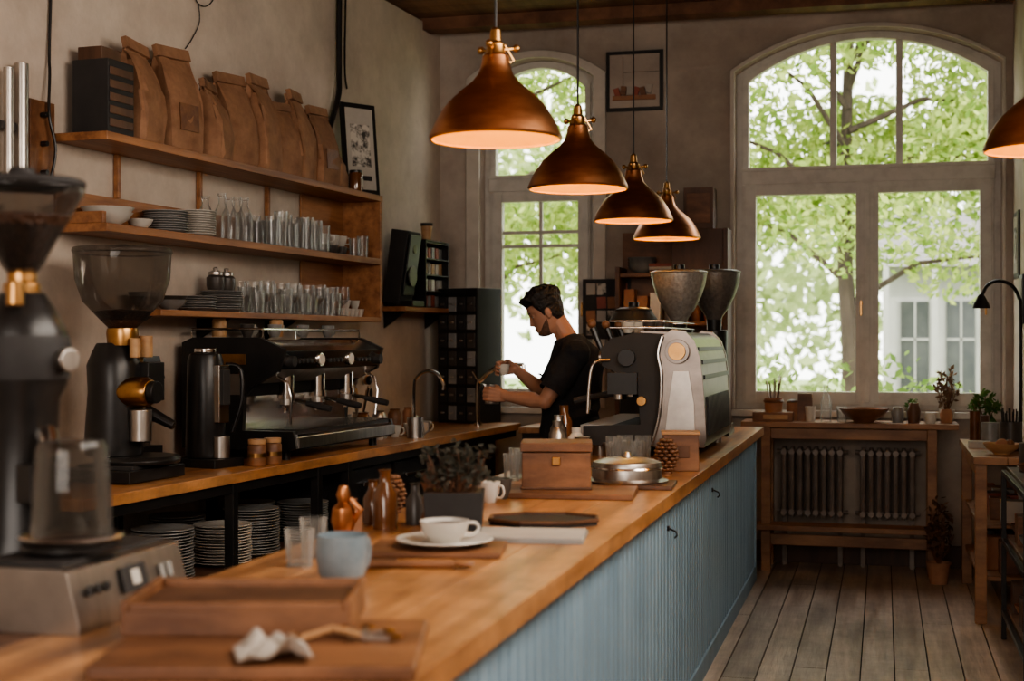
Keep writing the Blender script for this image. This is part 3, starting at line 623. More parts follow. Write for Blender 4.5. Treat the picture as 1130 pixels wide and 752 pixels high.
# foreground boards, cloth and keys
b=MB(); b.box((0,0,.022),(.40,.26,.044),midw); b.box((0,0,.044),(.36,.22,.006),darkw)
for sx in (-1,1): b.box((sx*.193,0,.052),(.014,.26,.018),midw)
for sy in (-1,1): b.box((0,sy*.123,.05),(.372,.014,.016),midw)
put('wooden_tray',b,-1.12,2.36,15,.006,ZC+.026)
b=MB(); b.box((0,0,.013),(.52,.38,.026),midw); put('cutting_board',b,-1.015,2.22,15,.006)
b=MB(); n=14; vs=[];fs=[]
for i in range(n):
    for j in range(n):
        x=(i/(n-1)-.5)*.12; y=(j/(n-1)-.5)*.13; vs.append((x,y,.008+.04*abs(noise.noise(Vector((x*22,y*22,3))))*1.6*(1-4*abs(i/(n-1)-.5)**2*.8)))
for i in range(n-1):
    for j in range(n-1): fs.append((i*n+j,i*n+j+1,(i+1)*n+j+1,(i+1)*n+j))
b.add(vs,fs,cloth); o=put('linen_cloth',b,-.955,2.10,30,0,ZC+.026); m=o.modifiers.new('s','SOLIDIFY'); m.thickness=.003; m=o.modifiers.new('ss','SUBSURF'); m.levels=m.render_levels=1
b=MB()
for k in range(4):
    a=k*.7; b.tube([(0,0,.006+.003*k),(.05*math.cos(a),.05*math.sin(a),.006+.003*k)],.005,steel,6); b.sph((.058*math.cos(a),.058*math.sin(a),.008+.003*k),.014,brass,(1,1,.3),10)
b.tube([(0,0,.012),(-.05,.02,.02),(-.1,-.01,.01),(-.12,.03,.008)],.006,lightw,6); b.tube([(.02*math.cos(a*.6),.02*math.sin(a*.6),.01) for a in range(12)],.002,steel,5)
put('key_bunch',b,-.86,2.25,20,z=ZC+.026)
# side table, scale, jug, foreground grinder
b=MB(); b.bb(-2.35,-1.505,1.9,2.78,ZC-.04,ZC-.0,darkw)
for x in (-2.3,-1.6):
    for y in (1.95,2.72): b.bb(x-.025,x+.025,y-.025,y+.025,0,ZC-.04,black)
b.bb(-2.33,-1.56,1.92,2.76,.4,.43,darkw); b.done('side_table',bevel=.004)
b=MB(); b.prism([(-.115,0),(.115,0),(.115,.02),(.09,.115),(.075,.12),(-.115,.12)],-.21,.21,steel)
b.box((.107,.0,.075),(.006,.09,.05),blackm,(0,-15,0)); b.box((.111,.0,.077),(.003,.03,.03),ceram,(0,-15,0))
for k in range(3): b.cyl((.103,-.1-.03*k,.075),.009,.008,blackm,axis='X',seg=10)
for k in range(2): b.box((.108,.11+.03*k,.07),(.004,.018,.03),ceram_g,(0,-15,0))
b.bb(-.105,.065,-.19,.19,.12,.128,blackm)
put('digital_scale',b,-1.53,2.48,0,.004)
b=MB(); b.lathe([(0,0),(.085,0),(.095,.008),(.095,.016),(.06,.02),(0,.02)],black); b.lathe([(.08,.012),(.1,.03),(.096,.034)],steel)
b.lathe([(.072,.022),(.078,.03),(.074,.12),(.068,.20),(.062,.215),(.0,.22)],glass_s,seg=36); b.lathe([(.068,.024),(.07,.03),(.067,.12),(.061,.2)],glass,seg=36)
put('glass_jug',b,-1.53,2.43,0,0,ZC+.129)
b=MB(); b.box((0,0,.02),(.2,.26,.04),black); b.lathe([(0,.04),(.095,.04),(.095,.1),(.08,.14),(.07,.3),(.075,.42),(.09,.45),(.09,.56),(.07,.6),(.045,.64),(0,.64)],black)
b.lathe([(.095,.46),(.098,.48),(.098,.53),(.095,.55)],blackm); b.cyl((.0,0,.63),.038,.03,brass); b.cyl((0,0,.66),.03,.03,brass)
b.cyl((.06,-.06,.61),.018,.05,brass)
b.lathe([(.03,.68),(.045,.70),(.075,.76),(.115,.83),(.124,.845),(.126,.86),(.12,.868)],glass_s,seg=36); b.lathe([(.03,.69),(.06,.74),(.10,.80),(0,.81)],bean,seg=30)
b.lathe([(.126,.86),(.13,.868),(.126,.876),(.03,.882),(.025,.9),(0,.9)],blackm,seg=36)
b.tube([(.08,0,.35),(.12,-.02,.32),(.15,-.03,.3)],[.025,.02,.016],chrome); b.box((.085,-.03,.25),(.05,.06,.08),black); b.cyl((.09,.03,.5),.025,.03,steel,axis='X')
put('coffee_grinder',b,-1.735,2.57,-20,.004)
# ---------------------------------------------------------------- back wall furniture
b=MB(); X0,X1=-1.76,-1.0
b.bb(X0,X1,9.685,9.697,.95,2.25,midw); b.bb(X0,X0+.03,9.40,9.69,0,2.0,darkw); b.bb(X1-.03,X1,9.40,9.69,0,2.25,darkw)
for z in (.10,.5,.92,1.25,1.6,1.93): b.bb(X0+.03,X1-.03,9.42,9.69,z,z+.028,midw)
b.bb(-1.38,X1-.03,9.44,9.68,1.96,2.25,darkw)
b.done('open_cabinet',bevel=.003)
b=MB()
for z in (.948,1.278,1.628):
    x=X0+.08
    while x<X1-.1:
        h=U(.1,.24); m=random.choice([ceram_d,ceram_g,clay,midw,pagem,amber,ceram,redm])
        if random.random()<.5: b.cyl((x,9.55,z),.035,h,m,seg=14)
        else: b.box((x,9.55,z+h/2),(.07,.12,h),m)
        x+=.09
for i in range(4): bowl(b,(X0+.16,9.55,1.958+i*.02),.1,.05,ceram_g)
for i in range(3): b.box((X0+.3,9.55,1.97+i*.022),(.16,.16,.02),[darkw,pagem,redm][i])
b.done('shelf_crockery')
b=MB()
for k in range(4):
    for i in range(4): b.box((-.11+i*.075,-.01,.14-k*.095),(.065,.006,.08),[pagem,printm,blackm,redm,clay][(i+k*2)%5],(0,U(-4,4),0))
b.box((0,0,0),(.34,.008,.42),blackm); b.done('photo_board',(-1.87,9.670,1.72))
b=MB(); b.box((0,0,0),(.40,.02,.42),black); b.box((0,-.011,0),(.35,.004,.37),plaster_b); b.box((-.08,-.014,.02),(.003,.003,.3),black); b.box((.05,-.014,.06),(.25,.003,.003),black); b.box((0,-.022,-.12),(.3,.03,.03),clay)
for i in range(6): b.box((-.12+i*.045,-.024,-.08+U(-.01,.02)),(.04,.02,.06),[redm,midw,pagem][i%3],(0,U(-20,20),0))
b.done('framed_poster',(-1.675,9.688,3.31),0,bevel=.002)
b=MB(); b.box((0,0,.14),(.2,.2,.28),darkw); b.box((0,-.103,.14),(.16,.006,.2),midw); b.done('small_cabinet',(-1.2,9.54,2.25),0,bevel=.004)
b=MB()
b.bb(-.90,.46,9.26,9.44,.935,.97,benchw); b.bb(-.90,.46,9.445,9.62,.935,.97,benchw)
for x in (-.74,.30):
    for y in (9.30,9.56): b.bb(x-.03,x+.03,y-.03,y+.03,0,.935,benchw)
b.bb(-.71,.27,9.29,9.32,.86,.93,benchw); b.bb(-.88,.36,9.22,9.42,.27,.305,benchw); b.bb(-.71,.27,9.28,9.31,.17,.24,benchw)
b.done('side_console_table',bevel=.004)
for x0,n in ((-.64,8),(-.13,7)):
    b=MB()
    for i in range(n):
        x=x0+i*.052
        for y in (9.50,9.56,9.62):
            b.tube([(x,y,.33),(x,y,.36),(x,y,.76),(x,y,.79)],[.012,.018,.018,.012],rad,8)
        b.tube([(x,9.48,.36),(x,9.64,.36)],.02,rad,8); b.tube([(x,9.48,.76),(x,9.64,.76)],.02,rad,8)
    b.tube([(x0-.05,9.57,.36),(x0+n*.052,9.57,.36)],.014,rad); b.tube([(x0-.05,9.57,.76),(x0+n*.052,9.57,.76)],.014,rad)
    for x in (x0,x0+(n-1)*.052): b.box((x,9.6,.165),(.03,.05,.33),rad)
    b.done('radiator')
ZT=.97
b=MB(); b.lathe([(0,0),(.055,0),(.06,.09),(.056,.09),(.05,.01),(0,.01)],clay); b.lathe([(.061,.06),(.068,.07),(.061,.08)],midw)
for i in range(9): a=i*.7; b.tube([(.02*math.cos(a),.02*math.sin(a),.02),(.05*math.cos(a),.05*math.sin(a),U(.17,.24))],.004,[darkw,steel,midw][i%3],6)
b.done('pencil_pot',(-.70,9.40,ZT+.06)); 
b=MB(); b.box((0,0,.03),(.26,.18,.06),midw); b.box((.02,-.095,.03),(.16,.006,.03),lightw); b.done('wooden_chest',(-.70,9.40,ZT),bevel=.003)
b=MB(); b.box((0,0,.09),(.1,.1,.18),midw,top=(.09,.09)); b.cyl((-.08,-.02,0),.04,.12,clay); b.sph((-.08,-.02,.12),.04,darkw,(1,1,.5)); b.done('wooden_jars',(-.50,9.50,ZT),bevel=.002)
b=MB(); bowl(b,(0,0,0),.16,.09,midw); b.done('wooden_bowl',(-.12,9.42,ZT))
b=MB(); bottle(b,(0,0,0),.035,.24,glass); tumbler(b,(.1,.03,0),.035,.1); tumbler(b,(-.1,.02,0),.035,.1,ceram); b.done('glass_bottles',(-.36,9.36,ZT))
b=MB()
for x,m,h in ((0,ceram_g,.1),(.1,darkw,.13),(.2,ceram,.07),(.3,clay,.09)): b.lathe([(0,0),(.035,0),(.042,h*.6),(.03,h),(0,h)],m,(x,U(-.03,.03),0),16)
b.done('small_jars',(.09,9.38,ZT))
def plant(name,x,y,z,r,n,size,mat,h=.1,pr=.05,pm=clay,sc=(1,1,1)):
    b=MB(); b.lathe([(0,0),(pr*.75,0),(pr,h),(pr*1.08,h),(pr*1.08,h+.012),(pr*.9,h+.012),(pr*.85,h-.01),(0,h-.01)],pm); 
    for i in range(12):
        a=U(0,6.28); q=U(.3,.9)*r; b.tube([(0,0,h-.01),(q*.5*math.cos(a),q*.5*math.sin(a),h+r*.7),(q*math.cos(a)*sc[0],q*math.sin(a)*sc[1],h+U(.6,1.6)*r*sc[2])],.003,midw,4)
    b.leaves((0,0,h+r*sc[2]),r,n,size,mat,sc); b.done(name,(x,y,z))
plant('potted_plant',.40,9.52,ZT,.10,110,.05,dry,.07,.045,ceram,(.8,.8,1.5)); plant('potted_plant',.60,9.0,.885,.09,120,.06,green,.09,.05,clay,(1,1,1.3)); plant('potted_plant',.18,9.56,ZT,.05,60,.035,green,.06,.035,ceram_g)
# right bench
b=MB()
for x0,x1 in ((.46,.63),(.632,.80)): b.bb(x0,x1,7.78,9.20,.845,.885,benchw)
for y in (7.84,9.12):
    for x in (.50,.76): b.bb(x-.03,x+.03,y-.03,y+.03,0,.845,benchw)
b.bb(.49,.51,7.87,9.09,.76,.84,benchw); b.bb(.49,.78,7.87,9.09,.22,.245,benchw); b.bb(.49,.78,7.87,9.09,.50,.52,benchw)
b.done('workbench',bevel=.004)
b=MB()
for i in range(7):
    b.box((U(.58,.70),8.0+i*.15,.245+.09),(U(.1,.16),.1,.18),[midw,clay,darkw,ceram_d][i%4]); b.box((U(.58,.70),8.0+i*.15,.52+.06),(U(.1,.16),.11,.12),[pagem,midw,redm,ceram_d][i%4])
b.done('storage_boxes',bevel=.004)
b=MB(); b.lathe([(0,0),(.055,0),(.06,.16),(.055,.16),(.05,.01),(0,.01)],ceram_d)
for i in range(16): a=i*.4; b.tube([(.04*math.cos(a),.04*math.sin(a),.02),(.05*math.cos(a),.05*math.sin(a),U(.2,.24))],.004,blackm,5)
b.done('utensil_crock',(.69,8.30,.885))
b=MB(); bowl(b,(0,0,0),.10,.06,lightw); b.sph((0,0,.05),.035,clay); b.sph((.04,.03,.05),.03,midw); b.done('wooden_bowl',(.62,8.02,.885))
b=MB(); b.cyl((0,0,0),.05,.14,ceram_g); b.cyl((-.04,.22,0),.05,.17,darkw); b.cyl((.06,.3,0),.04,.12,ceram); b.box((-.07,-.12,.02),(.12,.09,.04),pagem); b.cyl((-.08,.08,0),.03,.2,amber); b.done('storage_canisters',(.60,8.58,.885))
b=MB(); b.cyl((0,0,0),.05,.02,black); b.tube(smooth([(0,0,.01),(0,0,.75),(-.01,0,.86),(-.05,0,.93),(-.12,0,.955),(-.18,0,.93),(-.21,0,.87)]),.01,black,8); b.lathe([(.012,0),(.02,-.01),(.045,-.06),(.05,-.08)],black,(-.213,0,.88)); b.done('gooseneck_lamp',(.755,8.46,.885))
plant('potted_plant',.33,9.05,0,.14,120,.06,dry,.12,.07,clay,(.6,.6,1.6))
# metal rack near right
b=MB()
for y in (6.3,7.45):
    for x in (.585,.78): b.bb(x-.012,x+.012,y-.012,y+.012,0,.84,black)
for z in (.14,.50,.84):
    b.bb(.600,.768,6.29,7.46,z,z+.025,midw if z<.8 else darkw); b.bb(.575,.598,6.29,7.46,z-.015,z+.01,black)
b.done('metal_rack',bevel=.002)
b=MB()
for z,k in ((.165,0),(.525,1)):
    for i in range(5):
        c=(.685,6.45+i*.22,z)
        if (i+k)%2: bowl(b,c,.08,.07,[clay,midw,ceram_g][i%3])
        else: b.box((c[0],c[1],z+.07),(.14,.16,.14),[darkw,midw][k])
b.done('rack_crockery')
b=MB(); bowl(b,(0,0,0),.08,.06,midw); b.cyl((0,.25,0),.05,.14,ceram_d); b.done('mixing_bowls',(.685,6.95,.865))
b=MB(); b.box((0,0,0),(.012,.30,.42),black); b.box((-.008,0,0),(.004,.25,.36),pagem); b.box((-.011,0,0),(.003,.16,.22),printm); b.done('framed_picture',(XR-.007,9.35,2.1),bevel=.002)
b=MB(); b.box((0,0,0),(.012,.22,.3),black); b.box((-.008,0,0),(.004,.18,.25),pagem); b.done('framed_picture',(XR-.007,9.05,1.75),bevel=.002)
# ---------------------------------------------------------------- barista
skin=M('skin',(.40,.20,.13),.55,col2=(.46,.24,.155),vs=12)
hairm=M('hair',(.008,.0055,.005),.6,col2=(.016,.011,.009),vs=40,bump=.8,bs=70)
beardm=M('beard_stubble',(.07,.036,.024),.8,col2=(.17,.088,.057),vs=90,bump=.4,bs=120)
shirtm=M('black_tshirt',(.011,.011,.014),.95,col2=(.020,.020,.024),vs=6,bump=.7,bs=9,bd=.03)
jean=M('dark_trousers',(.02,.022,.03),.85,col2=(.03,.032,.04),vs=20)
eyew=M('eye_white',(.5,.48,.45),.3)
man=bpy.data.objects.new('barista',None); bpy.context.collection.objects.link(man); man.location=(-1.665,7.55,0); man.rotation_euler=(0,0,R(194.8))
b=MB()
def limb(pts):
    P=[Vector(p[:3]) for p in pts]; rr=[p[3] for p in pts]
    b.tube(P,rr,skin,14)
    for p,r in zip(P,rr): b.sph(tuple(p),r,skin,seg=14)
def torso(rows):
    n=28; vs=[]
    for (z,cx,rx,ry) in rows:
        for k in range(n):
            a=2*math.pi*k/n; c,s=math.cos(a),math.sin(a)
            vs.append((cx+rx*math.copysign(abs(c)**.85,c),ry*math.copysign(abs(s)**.85,s),z))
    fs=[tuple(range(n))[::-1]]+[(i*n+k,i*n+(k+1)%n,(i+1)*n+(k+1)%n,(i+1)*n+k) for i in range(len(rows)-1) for k in range(n)]+[tuple((len(rows)-1)*n+k for k in range(n))]
    b.add(vs,fs,skin)
torso([(.84,.0,.10,.15),(.92,.0,.125,.175),(1.0,.0,.125,.172),(1.08,.0,.118,.158),(1.18,-.01,.124,.160),(1.28,-.02,.134,.174),(1.37,-.035,.134,.182),(1.44,-.035,.114,.168),(1.49,-.015,.08,.11),(1.53,.005,.06,.07)])
limb([(0,0,1.48,.064),(.035,0,1.55,.055),(.07,0,1.61,.053)])
SH={1:Vector((-.02,.185,1.425)),-1:Vector((0,-.185,1.425))}
EL={1:Vector((.145,.25,1.175)),-1:Vector((.13,-.26,1.20))}
WR={1:Vector((.36,.135,1.20)),-1:Vector((.305,-.12,1.345))}
for k in (1,-1):
    s,e,w=SH[k],EL[k],WR[k]; mu=s.lerp(e,.45); mf=e.lerp(w,.3)
    limb([(-.02,k*.10,1.45,.075),(*s,.068),(*mu,.055),(*e,.043),(*mf,.044),(*e.lerp(w,.7),.034),(*w,.026)])
    limb([(0,k*.09,.9,.10),(.01,k*.10,.72,.082),(.02,k*.11,.5,.06),(-.01,k*.11,.36,.058),(-.02,k*.11,.10,.042)])
    limb([(-.05,k*.11,.045,.042),(.05,k*.12,.045,.042),(.16,k*.13,.035,.032)])
def hand(W,f,n,s,curl):
    f=f.normalized(); n=(n-f*n.dot(f)).normalized(); s=(s-f*s.dot(f)-n*s.dot(n)).normalized()
    for i,(o,l) in enumerate(((.031,.88),(.0105,1.0),(-.0105,.93),(-.031,.75))):
        k=W+f*.088+s*o; P=[W+s*o*.5,W+f*.045+s*o*.85,k]; rr=[.018,.015,.0105]; a=curl[0]
        for j,L_ in enumerate((.044,.027,.021)):
            P.append(P[-1]+(f*math.cos(a)+n*math.sin(a))*L_*l); rr.append([.009,.0082,.007][j]); a+=curl[1]
        b.tube(P,rr,skin,8)
        for p,r in zip(P,rr): b.sph(tuple(p),r,skin,seg=10)
    P=[W+f*.015+s*.012+n*.004,W+f*.045+s*.04+n*.012,W+f*.07+s*.05+n*.035,W+f*.088+s*.045+n*.055]; rr=[.017,.014,.0105,.008]
    b.tube(P,rr,skin,8)
    for p,r in zip(P,rr): b.sph(tuple(p),r,skin,seg=10)
    return W+f*.085+n*.045
jug=hand(WR[1],Vector((.95,-.28,.12)),Vector((0,-1,-.1)),Vector((0,0,1)),(R(30),R(42)))
cp=hand(WR[-1],Vector((.9,.40,.05)),Vector((0,1,-.2)),Vector((0,0,1)),(R(32),R(44)))
# head
tab=[(-.012,.050,-.02,.028),(0,.078,-.03,.040),(.02,.092,-.055,.052),(.045,.094,-.075,.060),(.075,.092,-.088,.067),(.10,.092,-.097,.071),(.125,.088,-.102,.074),(.15,.093,-.104,.076),(.18,.088,-.10,.074),(.205,.070,-.088,.063),(.225,.040,-.06,.042),(.236,.006,-.02,.012)]
def tabi(z):
    z=max(tab[0][0],min(tab[-1][0],z))
    for A,B in zip(tab,tab[1:]):
        if z<=B[0]:
            t=(z-A[0])/(B[0]-A[0]); return [A[i]+(B[i]-A[i])*t for i in (1,2,3)]
def g(x,m,s): return math.exp(-((x-m)/s)**2)
def hp(a,z,off=0):
    xf,xb,hw=tabi(z); cx=(xf+xb)/2; rx=(xf-xb)/2
    x=cx+(rx+off)*math.cos(a); y=(hw+off)*math.sin(a)
    if math.cos(a)>0:
        if z<.137: x+=.025*g(y,0,.012)*(max(0,min(1,(.139-z)/.055)) if z>.084 else g(z,.084,.010))
        x-=.009*g(abs(y),.032,.015)*g(z,.122,.013); x+=.006*g(z,.142,.008)*g(abs(y),.025,.03)
        x+=.007*g(y,0,.02)*(g(z,.052,.005)+g(z,.040,.005))-.004*g(y,0,.022)*g(z,.046,.002)+.006*g(y,0,.022)*g(z,.012,.012)
    return Vector((x,y,z))
HM=Matrix.Translation((.080,0,1.558))@Matrix.Rotation(R(28),4,'Y')
b.M=HM; nz,na=60,72; vs=[]
for i in range(nz):
    z=-.012+.248*i/(nz-1)
    for k in range(na): vs.append(tuple(hp(2*math.pi*k/na,z)))
fs=[tuple(range(na))[::-1]]+[(i*na+k,i*na+(k+1)%na,(i+1)*na+(k+1)%na,(i+1)*na+k) for i in range(nz-1) for k in range(na)]+[tuple((nz-1)*na+k for k in range(na))]
b.add(vs,fs,skin)
for sy in (1,-1):
    b.sph((-.008,sy*.078,.105),.03,skin,(.62,.25,1.05),14); b.sph((-.002,sy*.077,.085),.014,skin,(.8,.5,1),10)
    b.sph((.070,sy*.031,.126),.0125,skin,(1,1.2,.55),12); b.sph((.070,sy*.031,.114),.0115,skin,(1,1.2,.45),12)
b.M=Matrix.Identity(4)
tmp=b.done('tmp'); m=tmp.modifiers.new('r','REMESH'); m.mode='VOXEL'; m.voxel_size=.0040; m.use_smooth_shade=True
m=tmp.modifiers.new('s','SMOOTH'); m.factor=.5; m.iterations=3
dg=bpy.context.evaluated_depsgraph_get(); me=bpy.data.meshes.new_from_object(tmp.evaluated_get(dg)); bpy.data.objects.remove(tmp)
me.materials.clear(); me.materials.append(skin); me.materials.append(jean); me.materials.append(blackm)
bm=bmesh.new(); bm.from_mesh(me)
def seg(c,p,q):
    t=(c-p).dot(q-p)/(q-p).length_squared; return t,(c-p.lerp(q,max(0,min(1,t)))).length
def armt(c):
    k=1 if c.y>0 else -1; return seg(c,SH[k],EL[k])
for k in (1,-1):
    s,e=SH[k],EL[k]; co=s.lerp(e,.80)
    fa=[f for f in bm.faces if armt(f.calc_center_median())[1]<.075 and (f.calc_center_median().y*k)>.12 and armt(f.calc_center_median())[0]>.5]
    ge=set(fa)|{v for f in fa for v in f.verts}|{q for f in fa for q in f.edges}
    bmesh.ops.bisect_plane(bm,geom=list(ge),plane_co=co,plane_no=(e-s).normalized())
sh=[]
for f in bm.faces:
    c=f.calc_center_median(); t,dd=armt(c); ok=False
    k=1 if c.y>0 else -1; fd=seg(c,EL[k],WR[k])[1]
    if c.z>.90:
        if abs(c.y)<.205 and c.x<.155 and c.z<1.525-(.0 if c.x<0 else c.x*.4) and not (t>=.80 and dd<.062): ok=True
        if dd<.085 and t<.80 and c.z<1.53 and abs(c.y)>.11: ok=True
        if c.x>.2 or (fd<.052 and t>=.80): ok=False
    if ok: sh.append(f)
    if c.z<1.02 and not (c.x>.2): f.material_index=1
    if c.z<.09: f.material_index=2
vm={};sv=[];sf=[]
bm.normal_update()
for f in sh:
    ids=[]
    for v in f.verts:
        if v not in vm:
            nn=noise.noise(v.co*9)*.007+noise.noise(Vector((v.co.x*14,v.co.y*8,v.co.z*5)))*.008
            fold=.006*math.sin(v.co.z*60+v.co.x*35+noise.noise(v.co*6)*5)*max(0,1-abs(v.co.z-1.10)/.16)
            waist=.014*max(0,1-abs(v.co.z-1.08)/.2) if abs(v.co.y)<.2 else 0
            ex=.014*max(0,min(1,armt(v.co)[0]))
            vm[v]=len(sv); sv.append(v.co+v.normal*(.012+nn+fold+waist+ex))
        ids.append(vm[v])
    sf.append(ids)
bm.to_mesh(me); bm.free(); me.shade_smooth()
o=bpy.data.objects.new('body',me); bpy.context.collection.objects.link(o); o.parent=man
me2=bpy.data.meshes.new('tshirt'); me2.from_pydata([tuple(v) for v in sv],[],sf); me2.materials.append(shirtm); me2.shade_smooth()
o=bpy.data.objects.new('tshirt',me2); bpy.context.collection.objects.link(o); o.parent=man
m=o.modifiers.new('sm','SMOOTH'); m.factor=.5; m.iterations=6
m=o.modifiers.new('so','SOLIDIFY'); m.thickness=.005; m.offset=1
def shell(name,line,th,mat,amp):
    b=MB(); vs=[];ok=[];nz,na=80,96
    for i in range(nz):
        z=-.012+.248*i/(nz-1)
        for k in range(na):
            a=2*math.pi*k/na; aa=abs((a+math.pi)%(2*math.pi)-math.pi); q=line(aa,z)
            p=hp(a,z); nrm=Vector((math.cos(a),math.sin(a),max(0,(z-.14)/.08))).normalized()
            t=max(0,min(1,q/.02)); f=th(aa,z)*t*(1+amp*noise.noise(p*75)+amp*noise.noise(p*24))
            vs.append(tuple(p+nrm*(f-.001))); ok.append(q>-.004)
    vs.append(tuple(Vector((0,0,.236+th(0,.236)))))
    fs=[(i*na+k,i*na+(k+1)%na,(i+1)*na+(k+1)%na,(i+1)*na+k) for i in range(nz-1) for k in range(na) if all(ok[j] for j in (i*na+k,i*na+(k+1)%na,(i+1)*na+(k+1)%na,(i+1)*na+k))]
    if ok[-1]: fs+=[((nz-1)*na+k,(nz-1)*na+(k+1)%na,nz*na) for k in range(na)]
    b.M=HM; b.add(vs,fs,mat); o=b.done(name,parent=man,ang=180,recalc=False); return o
def hl(a,z):
    h=.178 if a<.9 else (.178-(a-.9)/.45*.085 if a<1.35 else (.093 if a<1.6 else max(.03,.093-(a-1.6)*.09))); 
    return z-h
shell('hair',hl,lambda a,z:.007+.022*max(0,min(1,(z-.13)/.07))+(.006 if a<1 and z>.18 else 0),hairm,.42)
shell('beard',lambda a,z:min((.040 if a>.35 else .034)+max(0,(a-.7))*.07-z,1.45-a,.02),lambda a,z:.0018,beardm,.3)
b=MB(); b.M=HM
for sy in (1,-1):
    b.sph((.0725,sy*.031,.120),.0095,eyew,seg=14); b.sph((.0795,sy*.031,.1195),.0042,hairm,seg=10)
    b.box((.087,sy*.031,.145),(.008,.032,.005),hairm,(0,0,sy*10))
b.done('eyes_and_brows',parent=man)
b=MB(); b.lathe([(0,-.05),(.036,-.05),(.038,-.045),(.033,.0),(.030,.035),(.034,.055),(.032,.055),(.028,.035),(.03,0),(.034,-.04),(0,-.045)],steel,tuple(jug)); 
J=jug; b.tube([J+Vector((-.03,-.01,.04)),J+Vector((-.05,-.02,.03)),J+Vector((-.05,-.02,-.02)),J+Vector((-.033,-.01,-.03))],.004,steel,6); b.prism([(J.x+.028,J.z+.03),(J.x+.028,J.z+.055),(J.x+.05,J.z+.062)],J.y-.008,J.y+.008,steel)
b.done('milk_jug',parent=man)
b=MB(); cup(b,(cp.x,cp.y,cp.z-.03),.034,.06,ceram,handle=None); b.done('held_cup',parent=man)
b=MB(); b.bb(-2.36,-1.85,9.1,9.62,.88,.92,ctop); b.bb(-2.34,-1.87,9.12,9.6,0,.88,blackm); b.done('sink_cabinet',bevel=.003)
b=MB(); b.cyl((0,0,0),.028,.02,chrome); b.tube(smooth([(0,0,0),(0,0,.26),(.03,0,.31),(.12,0,.38),(.24,0,.41),(.33,0,.41)]),.014,chrome,10); b.tube([(.33,0,.41),(.335,0,.37)],.014,chrome,8); b.tube([(0,0,.3),(-.04,0,.36)],.007,chrome,6)
b.done('kitchen_faucet',Lp(.52,.62,ZL),-PHI-5)
# ---------------------------------------------------------------- outside
grass=M('lawn',(.16,.22,.07),.9,col2=(.26,.32,.12),vs=2); pave=M('pavement',(.36,.35,.32),.9,col2=(.42,.41,.38),vs=1)
b=MB(); b.bb(-40,40,10.06,70,-.5,-.4,grass); b.bb(-40,40,18.5,22,-.4,-.39,pave); b.done('garden_ground')
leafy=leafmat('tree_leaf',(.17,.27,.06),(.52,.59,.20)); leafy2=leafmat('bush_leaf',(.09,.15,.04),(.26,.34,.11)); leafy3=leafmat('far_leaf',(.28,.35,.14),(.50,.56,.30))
bark=M('tree_bark',(.04,.027,.02),.9,col2=(.08,.058,.042),vs=12,st=(1,1,.2),bump=.6)
def tree(name,x,y,hh,cr,n,m=leafy,ls=.13):
    b=MB(); b.tube(smooth([(0,0,-.4),(.03,0,1.2),(-.05,.1,2.6),(0,.1,hh)]),[.14-.006*i for i in range(16)],bark,10)
    for i in range(12):
        a=i*2.4; z0=1.9+i*.25; L_=cr*U(.5,.95); e=Vector((math.cos(a)*L_,math.sin(a)*L_*.7,z0+U(.3,1.2))); b.tube([(0,.05,z0),tuple(e*.5+Vector((0,0,z0*.5+.2))),tuple(e)],[.04,.025,.01],bark,6)
        b.leaves(tuple(e),cr*.42,n//16,ls,m,(1,1,.6))
    for i in range(14): b.leaves((U(-cr,cr)*.8,U(-cr,cr)*.6,U(2.6,hh+1.2)),cr*.4,n//16,ls,m,(1,1,.6))
    b.done(name,(x,y,0),recalc=False)
tree('garden_tree',-.38,16.5,5.0,2.3,12500); tree('garden_tree',-5.2,17.5,5.2,2.4,10000); tree('garden_tree',4.6,21,5.6,2.4,6000)
b=MB()
for i in range(20): b.leaves((-8+i*.62,U(13.0,13.8),.42+U(0,.4)),.75,280,.12,leafy2,(1,.8,.9))
b.done('garden_hedge',recalc=False)
b=MB()
for i in range(26): b.leaves((-26+i*2.0,U(44,48),U(2.5,7)),3.6,600,.6,leafy3,(1,.6,1.1))
b.done('distant_treeline',recalc=False)
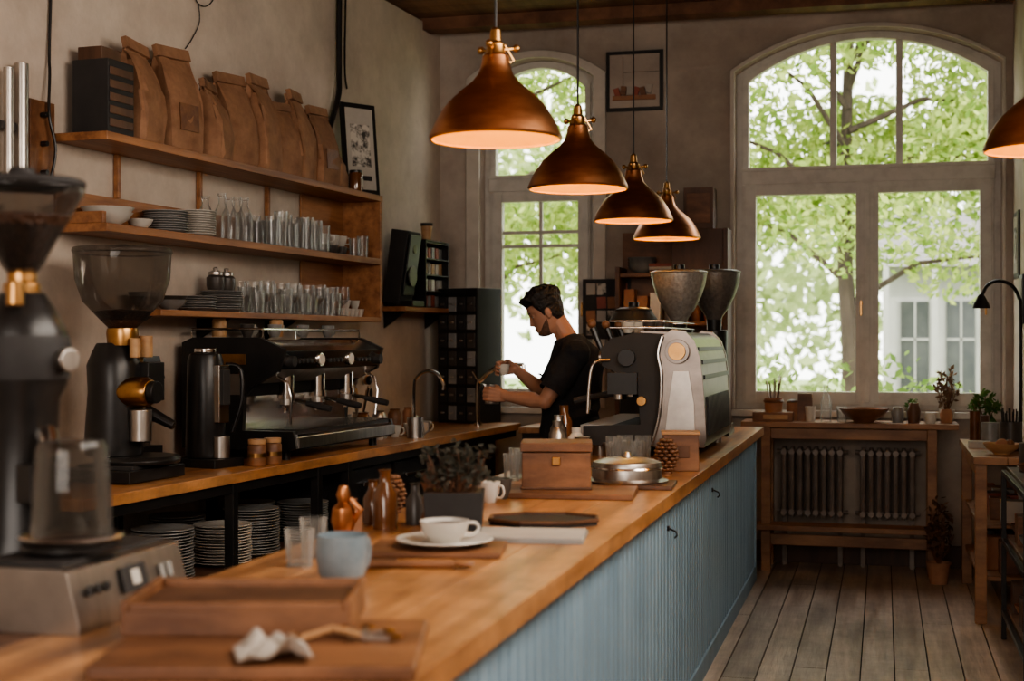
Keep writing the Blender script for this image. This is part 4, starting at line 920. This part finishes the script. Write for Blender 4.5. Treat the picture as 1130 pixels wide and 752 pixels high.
white=M('white_render',(.33,.325,.31),.8,col2=(.28,.275,.26),vs=2); roofm=M('grey_roof',(.14,.13,.13),.8,col2=(.2,.19,.18),vs=4); winb=M('house_window',(.03,.035,.035),.2,col2=(.06,.065,.06),vs=2)
b=MB(); b.bb(.0,9,30,34,-.4,3.05,white); b.prism([(29.5,3.0),(34.5,3.0),(32,4.3)],-.3,9.4,roofm,'yz')
for x in (.35,1.25,2.5): b.bb(x,x+.55,29.95,30,.3,2.3,winb); b.bb(x+.26,x+.30,29.92,29.95,.3,2.3,white); b.bb(x,x+.55,29.92,29.95,1.5,1.55,white); b.bb(x-.1,x+.65,29.9,29.99,.18,.28,roofm)
for x in (.05,1.0,2.2,3.3): b.bb(x-.06,x+.06,29.3,29.42,-.4,3.0,white)
b.done('garden_house')
# ---------------------------------------------------------------- light
w=bpy.data.worlds.new('world'); S.world=w; w.use_nodes=True; bg=w.node_tree.nodes['Background']
bg.inputs[0].default_value=(.96,.96,.94,1); bg.inputs[1].default_value=3.5
def light(name,typ,loc,rot,e,col,size=None,sy=None):
    l=bpy.data.lights.new(name,typ); l.energy=e; l.color=col
    if typ=='AREA': l.shape='RECTANGLE'; l.size=size; l.size_y=sy
    if typ=='SUN': l.angle=R(3)
    o=bpy.data.objects.new(name,l); bpy.context.collection.objects.link(o); o.location=loc; o.rotation_euler=[R(a) for a in rot]
light('sun','SUN',(0,-5,12),(42,0,-25),2.3,(1,.95,.86))
light('side_fill_light','AREA',(.78,3.0,2.4),(0,75,0),120,(1,.90,.79),1.6,3.4)  # added fill lamp beside the right wall, which has no window opening
light('front_fill_light','AREA',(-1.2,-1.9,2.2),(80,0,0),72,(1,.91,.82),3.0,1.8)  # added fill behind the camera to lift the room; front wall is solid
# ---------------------------------------------------------------- camera
c=bpy.data.cameras.new('camera'); co=bpy.data.objects.new('camera',c); bpy.context.collection.objects.link(co)
co.location=(0,0,1.5); co.rotation_euler=(R(90),0,R(14.8)); c.sensor_width=36; c.lens=49.4; c.clip_start=.05
c.dof.use_dof=True; c.dof.focus_distance=6.6; c.dof.aperture_fstop=2.6
S.camera=co
S.view_settings.view_transform='AgX'; S.view_settings.look='AgX - Medium High Contrast'; S.view_settings.exposure=.68
